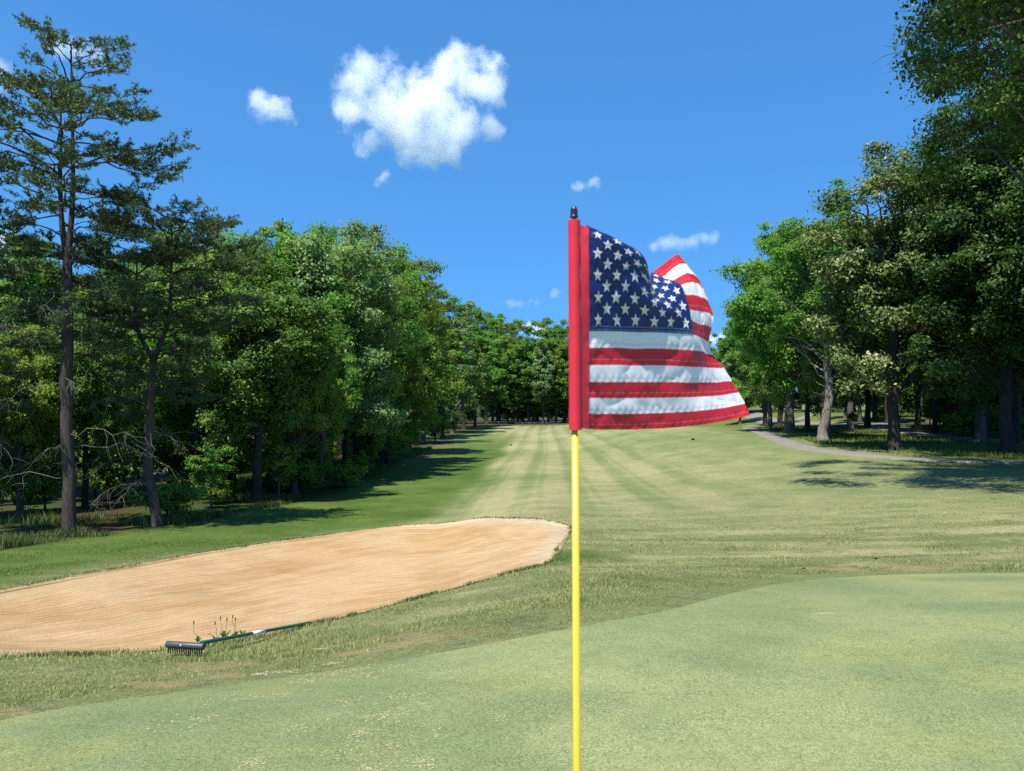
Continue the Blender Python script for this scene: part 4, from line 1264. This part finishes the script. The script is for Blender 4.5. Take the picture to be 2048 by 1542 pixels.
for k in range(13):
    u0 = CANT if k < 7 else HEM - 0.012
    patch('stripe', u0 - (0.01 if k < 7 else 0), 1, k, k + 1.0, 90 if k < 7 else 160, 13, M_WHITE if k % 2 else M_RED)
canton = patch('canton', HEM - 0.012, CANT, 0, 7.0, 140, 90, M_BLUE, 0.0011)
st_v = [(0.0, 0.0)] + [(math.sin(k * math.pi / 5) * (1 if k % 2 == 0 else 0.40), -math.cos(k * math.pi / 5) * (1 if k % 2 == 0 else 0.40)) for k in range(10)]
R_S = 0.42
cw = (CANT - HEM) / 12
for row in range(9):
    for kx in range(6 if row % 2 == 0 else 5):
        uc = HEM + cw * (1 + 2 * kx + row % 2)
        sc_ = 7.0 / 10 * (row + 1)
        pts, ti = [], []
        for k in range(10):                         # three rings keep the star on the rippled cloth
            a, b = np.array(st_v[1 + k]), np.array(st_v[1 + (k + 1) % 10])
            base_i = len(pts)
            for g in (0.0, 0.4, 0.75, 1.0):
                for h in (0, 1):
                    p = (a if h == 0 else b) * g
                    pts.append(p)
            for g in range(3):
                o_ = base_i + g * 2
                ti += [(o_, o_ + 2, o_ + 3), (o_, o_ + 3, o_ + 1)]
        pts = np.array(pts)
        u = uc + pts[:, 0] * R_S * 0.0273 / 0.355 * 0.355 / 0.5 * 1.05
        v = cloth(u, sc_ + pts[:, 1] * R_S * 1.08, 0.0021) - FO
        obj('star', mesh('star', v, [t for t in ti], None, M_STAR, True, uv=np.zeros((len(v), 2))), flag)
# red hem strip and the tube round the stick
patch('hem', 0.0, HEM, 0.15, 12.97, 8, 120, M_SLEEVE, 0.0016)
mb = MB()
ax = lambda t: pole_base + (pole_top - pole_base) * t
tz = lambda row: (CAMZ + (HY - row) / F * 1.27 - pole_base[2]) / (pole_top[2] - pole_base[2])
t0, t1 = tz(860), tz(441)
tp = np.array([ax(t0 + (t1 - t0) * k) for k in np.linspace(0, 1, 40)]) - FO
rad = 0.0102 + 0.0002 * np.sin(np.linspace(0, 40, 40))
mb.tube(tp, rad, 28, False)
mb.tube(tp[[0, 0]] + [[0, 0, 0], [0, 0, 0.0004]], [0.0102, 0.0066], 28, False)
mb.tube(tp[[-1, -1]] + [[0, 0, 0], [0, 0, 0.0006]], [0.0102, 0.0052], 28, False)
sl_uv = np.zeros((mb.n, 2))
obj('sleeve', mb.mesh('sleeve', M_SLEEVE, True, uv=sl_uv), flag)

stick = thing('flagstick', 'yellow flagstick with a black cap standing in the putting green', 'flagstick', tuple(pole_base))
PB = np.array(pole_base)
mb = MB()
mb.tube(np.array([ax(t) for t in (-0.04, 0.3, t0 + 0.05)]) - PB, [0.0066, 0.0064, 0.0060], 24)
obj('pole', mb.mesh('pole', M_YELLOW), stick)
mb = MB()
mb.tube(np.array([ax(t) for t in (t1 - 0.02, tz(434))]) - PB, 0.0040, 18)
obj('ferrule', mb.mesh('ferrule', M_STEEL), stick)
mb = MB()
pc = ax(tz(435)) - PB
mb.lathe([(0.0001, 0), (0.0072, 0.0), (0.0074, 0.0012), (0.0072, 0.0022), (0.0062, 0.0030), (0.0061, 0.0040), (0.0063, 0.0046), (0.0061, 0.0052), (0.0061, 0.0115), (0.0058, 0.0138), (0.0050, 0.0160), (0.0036, 0.0176), (0.0018, 0.0184), (0.0001, 0.0186)], pc, 28)
obj('cap', mb.mesh('cap', M_BLACKP), stick)

# ------------------------------------------------------------------ bunker rake on the lip
M_RAKE = plain('grey_plastic', (0.05, 0.05, 0.056), 0.45, 0.4, 30, 0.25)
M_GREENP = plain('green_fibreglass', (0.008, 0.085, 0.060), 0.3, 0.5, 20, 0.15)
M_BAND = plain('white_tape', (0.75, 0.76, 0.80), 0.4, 0.4)
(hx, hy), (ex, ey) = unproject([340, 620], [1311, 1251])
hx2, hy2 = unproject([402], [1315])[0]
head_c = np.array([(hx + hx2) / 2, (hy + hy2) / 2, 0])
head_c[2] = hills(head_c[0], head_c[1]) + 0.095
hd = unit(np.array([hx2 - hx, hy2 - hy, 0.0]))
hd = unit(np.array([1.0, -0.10, -0.03]))
L_H = 0.34
rake = thing('rake', 'green handled bunker rake with a grey toothed head lying on the bunker lip', 'rake', tuple(head_c))
mb = MB()
prof = [(-0.5, 0.021), (-0.495, 0.027), (-0.46, 0.030), (0.46, 0.030), (0.495, 0.027), (0.5, 0.021)]
mb.tube([hd * L_H * a for a, r in prof], [r for a, r in prof], 18)
obj('head', mb.mesh('head', M_RAKE), rake)
mb = MB()
mb.tube([hd * L_H * 0.495, hd * L_H * 0.507], [0.013, 0.012], 12)
obj('end_hole', mb.mesh('end_hole', M_BLACKP), rake)
tooth = MB()
tooth.tube([(0, 0, -0.025), (0, 0.004, -0.050), (0, 0.012, -0.078)], [0.006, 0.005, 0.003], 6)
tooth = tooth.mesh('tooth', M_BLACKP)
for k in range(16):
    obj('tooth', tooth, rake, tuple(hd * L_H * (-0.44 + 0.88 * k / 15) + np.array([0, -0.012, 0])))
mb = MB()
b0 = hd * (-L_H * 0.08) + np.array([0, -0.030, 0.006])
mb.lathe([(0.0001, 0.012), (0.009, 0.010), (0.012, 0.004), (0.012, 0)], (0, 0, 0), 12)
bo = obj('bolt', mb.mesh('bolt', M_STEEL), rake, tuple(b0))
bo.rotation_euler = (math.pi / 2, 0, 0)
ez = float(hills(ex, ey)) + 0.03
e = np.array([ex, ey, ez]) - head_c
s0 = hd * L_H * 0.30 + np.array([0, 0.03, 0.014])
mb = MB()
mb.tube([s0 + (e - s0) * t for t in np.linspace(0, 1, 12)], 0.0165, 14)
obj('handle', mb.mesh('handle', M_GREENP), rake)
mb = MB()
mb.tube([s0 + (e - s0) * t for t in (0.42, 0.53)], 0.0172, 14)
obj('tape_band', mb.mesh('tape_band', M_BAND), rake)

# ------------------------------------------------------------------ plantain weeds along the sand edge
M_WEED = leaf_mat('weed_leaves', (0.03, 0.06, 0.012), (0.06, 0.11, 0.02), (0.10, 0.16, 0.03), 0.25)
M_STALK = plain('seed_stalks', (0.10, 0.085, 0.03), 0.8, 0.1)


def blade(mb, p0, a, L, w, arch, rise):
    d = np.array([math.cos(a), math.sin(a), 0])
    s = np.array([-d[1], d[0], 0])
    t = np.linspace(0, 1, 6)
    c = p0 + d * (L * t * arch)[:, None] + np.array([0, 0, 1.0]) * (L * rise * np.sin(t * math.pi * 0.62))[:, None]
    wd = w * np.sin(np.clip(t * 0.93 + 0.07, 0, 1) * math.pi) ** 0.8
    v = np.concatenate([c + s * wd[:, None], c - np.array([0, 0, 0.15]) * wd[:, None], c - s * wd[:, None]])
    q = [(k, k + 1, 6 + k + 1, 6 + k) for k in range(5)] + [(6 + k, 6 + k + 1, 12 + k + 1, 12 + k) for k in range(5)]
    mb.add(v, None, q)


for k, (px, row, hl, nl, ns, lab) in enumerate(((388, 1286, 0.10, 4, 1, 'lone seed stalk of a weed just above the rake head'), (424, 1284, 0.11, 6, 1, 'weed with broad upright leaves at the start of the rake handle'), (442, 1280, 0.12, 6, 2, 'leafy weed against the sand behind the rake handle'), (463, 1277, 0.11, 6, 2, 'weed with a tall bent stalk behind the rake handle'), (480, 1273, 0.09, 5, 0, 'low dark weed just left of the white band on the rake handle'))):
    rng = np.random.default_rng(200 + k)
    x, y = unproject([px], [row])[0]
    y += 0.10
    wd = thing('weed', lab, 'weed', (x, y, float(hills(x, y)) - 0.02), 'weeds by the rake')
    for q in range(nl):
        mb = MB()
        blade(mb, np.zeros(3), rng.uniform(0, 6.28), hl * rng.uniform(0.6, 1.1), 0.015, rng.uniform(0.3, 0.8), rng.uniform(0.5, 1.0))
        obj('leaf', mb.mesh('leaf', M_WEED, True, attrs={'tint': np.full(mb.n, rng.uniform(0.2, 0.8))}), wd)
    for q in range(ns):
        mb = MB()
        e = np.array([rng.uniform(-0.05, 0.02), rng.normal() * 0.02, hl * rng.uniform(1.5, 1.9)])
        p = bend(np.zeros(3), e, 6, rng, 0.0, 0.08)
        mb.tube(p, [0.0025, 0.0022, 0.002, 0.002, 0.0018, 0.0015], 5)
        mb.tube([p[-1], p[-1] + [0, 0, 0.012], p[-1] + [0.001, 0, 0.03], p[-1] + [0.001, 0, 0.04]], [0.003, 0.0065, 0.006, 0.002], 6)
        obj('seed_stalk', mb.mesh('seed_stalk', M_STALK), wd)

# ------------------------------------------------------------------ grass blades
def blades(name, x, y, h, wd, tone, lean=0.5, seed=0, seg2=False, label=None):
    rng = np.random.default_rng(seed)
    n = len(x)
    z = hills(x, y) - 0.004
    a = rng.uniform(0, 2 * math.pi, n)
    w = np.stack([np.cos(a), np.sin(a), np.zeros(n)], 1) * wd[:, None]
    b = rng.uniform(0, 2 * math.pi, n)
    ln = rng.uniform(0.15, 1, n) * lean
    tip = np.stack([np.cos(b) * ln, np.sin(b) * ln, np.ones(n)], 1) * h[:, None]
    p = np.stack([x, y, z], 1)
    mid = p + tip * np.array([0.35, 0.35, 0.6])
    if seg2:
        v = np.stack([p - w, p + w, mid + w * 0.75, mid - w * 0.75, p + tip], 1).reshape(-1, 3)
        k = np.arange(n)[:, None] * 5
        t = np.concatenate([k + [0, 1, 2], k + [0, 2, 3], k + [3, 2, 4]])
        c = np.repeat(tone, 5, 0)
    else:
        v = np.stack([p - w, p + w, p + tip], 1).reshape(-1, 3)
        t = np.arange(n * 3).reshape(-1, 3)
        c = np.repeat(tone, 3, 0)
    return tag(obj(name, mesh(name, v, t, None, M_BLADE, colour=c)), label, None, None, 'stuff')


def blade_mat():
    m, nt, p, out = new_mat('grass_blades')
    at = N(nt, 'ShaderNodeAttribute', attribute_name='tone')
    nt.links.new(at.outputs['Color'], p.inputs['Base Color'])
    p.inputs['Roughness'].default_value = 0.6
    p.inputs['Specular IOR Level'].default_value = 0.2
    tr = nt.nodes.new('ShaderNodeBsdfTranslucent')
    nt.links.new(at.outputs['Color'], tr.inputs[0])
    mx = nt.nodes.new('ShaderNodeMixShader')
    mx.inputs[0].default_value = 0.3
    nt.links.new(p.outputs[0], mx.inputs[1])
    nt.links.new(tr.outputs[0], mx.inputs[2])
    nt.links.new(mx.outputs[0], out.inputs[0])
    return m


M_BLADE = blade_mat()
# rough between the green, the bunker and the fairway
n = 420000
d = np.exp(RNG.uniform(math.log(3.0), math.log(26), n))
x = RNG.uniform(-0.8, 0.8, n) * d
sdb, sdg = edge_dist(x, d, BUNKER), edge_dist(x, d, GREEN)
cl = fbm(x * 1.7, d * 1.4, 102, 4)
keep = (sdb < 0.03) & (sdg < 0.02) & (RNG.uniform(size=n) < sstep(26, 15, d)) & (RNG.uniform(size=n) < 0.35 + 1.5 * sstep(0.35, 0.65, cl))
keep &= RNG.uniform(size=n) < sstep(0.1, -0.9, sdg)
x, d, sdb, cl = x[keep], d[keep], sdb[keep], cl[keep]
tone = turf_colour(x, d)
ok = RNG.uniform(size=len(x)) < np.where(tone[:, 0] > 1.02 * tone[:, 1], 0.12, 1.0)
x, d, sdb, cl, tone = x[ok], d[ok], sdb[ok], cl[ok], tone[ok]
tone = tone * np.array([1.16, 1.24, 1.05]) * (0.9 + 1.0 * RNG.uniform(size=len(x)) ** 1.3)[:, None]
straw = RNG.uniform(size=len(x)) < 0.22
tone *= (1 + 0.22 * sstep(1.5, -1.0, x) * sstep(9, 6, d))[:, None]
tone[straw] = A(214, 200, 140) * RNG.uniform(0.8, 1.15, (straw.sum(), 1))
h = (0.010 + 0.012 * RNG.uniform(size=len(x)) + 0.018 * sstep(0.5, 0.7, cl) + 0.03 * sstep(-0.25, 0, sdb)) * (1 + 0.02 * d)
blades('rough_grass', x, d, h, 0.0016 + 0.00032 * d * RNG.uniform(0.7, 1.3, len(x)), tone, 1.0, 5)
# overhanging tufts right along the bunker lip
k = RNG.integers(0, 258, 26000)
f = RNG.uniform(size=26000)
e_ = np.where((RNG.uniform(size=26000) < 0.80)[:, None], B_NEAR[k] * (1 - f[:, None]) + B_NEAR[k + 1] * f[:, None], B_FAR[k] * (1 - f[:, None]) + B_FAR[k + 1] * f[:, None])
e_ = e_ + RNG.normal(size=e_.shape) * np.array([0.03, 0.03])
ok = fbm(e_[:, 0] * 2.5, e_[:, 1] * 2.5, 103, 3) > RNG.uniform(0.36, 0.72, 26000)
x, d = e_[ok, 0], e_[ok, 1]
tone = mixv(turf_colour(x, d), C_VIVID * np.ones((len(x), 1)), RNG.uniform(0.2, 0.8, len(x))) * RNG.uniform(0.7, 1.4, len(x))[:, None]
blades('lip_grass', x, d, RNG.uniform(0.012, 0.05, len(x)) * (1 + 0.015 * d), 0.002 + 0.0003 * d, tone, 0.8, 6, True)
# long unmown grass under the left trees and round the right trunks
n = 90000
d = np.exp(RNG.uniform(math.log(15), math.log(85), n))
x = np.interp(d, MOW_Y, MOW_X) - RNG.exponential(3.0, n) + 0.15
cl = fbm(x * 0.45, d * 0.35, 104, 4)
keep = RNG.uniform(size=n) < sstep(0.40, 0.58, cl)
x, d, cl = x[keep], d[keep], cl[keep]
c1, c2, c3 = A(122, 150, 74), A(180, 186, 116), A(84, 114, 52)
tone = np.where((RNG.uniform(size=len(x)) < 0.3)[:, None], c2, np.where((RNG.uniform(size=len(x)) < 0.5)[:, None], c1, c3))
blades('long_grass', x, d, RNG.uniform(0.08, 0.30, len(x)) * (0.6 + 0.8 * sstep(0.45, 0.65, cl)), 0.003 + 0.00030 * d, tone, 0.6, 7, True)
n = 70000
d = np.exp(RNG.uniform(math.log(38), math.log(84), n))
x = RNG.uniform(17, 48, n)
dp = np.min([np.hypot(x - a, d - b) for a, b in smooth_line(pth, 60)], axis=0)
dr = np.min([np.hypot(x - a, d - b) for a, b in smooth_line(rd, 60)], axis=0)
pl = smooth_line(pth, 200)
inside = x > np.interp(d, pl[:, 1], pl[:, 0], left=99)
cl = fbm(x * 0.3, d * 0.3, 105, 4)
keep = (dp > 1.7) & (dr > 2.4) & inside & (RNG.uniform(size=n) < 0.15 + sstep(0.45, 0.62, cl))
x, d = x[keep], d[keep]
tone = np.where((RNG.uniform(size=len(x)) < 0.4)[:, None], A(150, 165, 88), A(110, 140, 62)) * RNG.uniform(0.8, 1.2, (len(x), 1))
blades('meadow_grass', x, d, RNG.uniform(0.08, 0.30, len(x)), 0.003 + 0.00030 * d, tone, 0.6, 8, True)

# crumbs of top-dressing sand scattered on the worn spots of the green
crng = np.random.default_rng(300)
pp, ss = [], []
for kk, (wx, wy) in enumerate(worn):
    m = 26 + 12 * (kk % 4)
    r = 0.030 + 0.018 * (kk % 3)
    pp.append(np.column_stack([wx + crng.normal(size=m) * r * 1.5, wy + crng.normal(size=m) * r]))
    ss.append(crng.uniform(0.0022, 0.0065, m))
m = 1500
q_ = np.column_stack([crng.uniform(-3.4, 1.2, m), crng.uniform(3.0, 5.0, m)])
q_ = q_[(edge_dist(q_[:, 0], q_[:, 1], GREEN) > 0.15) & (fbm(q_[:, 0] * 2, q_[:, 1] * 2, 301, 3) > 0.5)]
pp.append(q_)
ss.append(crng.uniform(0.0012, 0.003, len(q_)))
pp, ss = np.concatenate(pp), np.concatenate(ss)
m = len(pp)
c_ = np.column_stack([pp, hills(pp[:, 0], pp[:, 1]) + 0.009])
o_ = np.array([[1, 0, 0], [-0.5, 0.87, 0], [-0.5, -0.87, 0], [0, 0, 0.8]])
an = crng.uniform(0, 6.28, m)
rot = np.stack([np.stack([np.cos(an), -np.sin(an), 0 * an], 1), np.stack([np.sin(an), np.cos(an), 0 * an], 1), np.stack([0 * an, 0 * an, 1 + 0 * an], 1)], 1)
vv_ = (np.einsum('nij,kj->nki', rot, o_) * ss[:, None, None] * np.array([1.5, 1.0, 1.0]) + c_[:, None, :]).reshape(-1, 3)
k_ = np.arange(m)[:, None] * 4
tag(obj('sand_crumbs', mesh('sand_crumbs', vv_, np.concatenate([k_ + [0, 1, 3], k_ + [1, 2, 3], k_ + [2, 0, 3]]), None, plain('dry_sand', tuple(A(222, 212, 164)), 0.95, 0.05))), kind='stuff')

# ------------------------------------------------------------------ small far things
M_RAIL = plain('weathered_rail', (0.10, 0.085, 0.07), 0.9, 0.1, 2, 0.3)
fence = thing('fence', 'low dark rail fence in front of the far trees left of the flag', 'fence', (*at_px(1020, 168), float(hills(*at_px(1020, 168)))))
FP = np.array(fence.location)
mb = MB()
mb.box((0, 0, 0.35), (0.07, 0.07, 0.50))
post = mb.mesh('post', M_RAIL, False)
fx = [at_px(p, 168 + 3 * math.sin(p / 30)) for p in range(925, 1121, 24)]
for (x, y) in fx:
    obj('post', post, fence, tuple(np.array([x, y, float(hills(x, y))]) - FP))
for (x0, y0), (x1, y1) in zip(fx[:-1], fx[1:]):
    for zz in (0.38, 0.72):
        mb = MB()
        mb.tube([np.array([x0, y0, float(hills(x0, y0)) + zz]) - FP, np.array([x1, y1, float(hills(x1, y1)) + zz]) - FP], 0.045, 5)
        obj('rail', mb.mesh('rail', M_RAIL), fence)
M_CLOD = plain('dark_earth', (0.02, 0.017, 0.012), 0.9, 0.1, 20, 0.4)


def lump(name, px, row, r, lab, cat, seed, squash=0.7, mat=M_CLOD):
    rng = np.random.default_rng(seed)
    x, y = unproject([px], [row])[0]
    mb = MB()
    mb.lathe([(0.001, -0.3), (0.7, -0.2), (1.0, 0.15), (0.9, 0.55), (0.5, 0.9), (0.001, 1.0)], (0, 0, 0), 9)
    v = mb.v[0]
    v *= r * (1 + rng.normal(size=(len(v), 1)) * 0.12) * np.array([1, 1, squash])
    return tag(obj(name, mb.mesh(name, mat), None, (x, y, float(hills(x, y)))), lab, cat)


M_MARK = plain('black_marker', (0.012, 0.012, 0.012), 0.5, 0.3)
for px, row, lab in ((1022, 891, 'small black marker block on the fairway left of the flagstick'), (1386, 880, 'small black marker block on the fairway below the right end of the flag')):
    x, y = unproject([px], [row])[0]
    t = thing('tee_marker', lab, 'marker', (x, y, float(hills(x, y))), 'black marker blocks on the fairway')
    mb = MB()
    mb.box((0, 0, 0.06), (0.12, 0.07, 0.07))
    obj('block', mb.mesh('block', M_MARK, False), t)
    mb = MB()
    mb.box((0, 0, 0.142), (0.09, 0.05, 0.011))
    obj('block_cap', mb.mesh('block_cap', M_MARK, False), t)
lump('clod', 1752, 1118, 0.030, 'dark clod of earth on the rough above the right of the green', 'clod', 31)
lump('clod', 1608, 1138, 0.026, 'dark clod of earth just beyond the back edge of the green', 'clod', 32)
lump('clod', 1449, 1100, 0.020, 'smallest dark clod, by the bare patch in the rough', 'clod', 33)
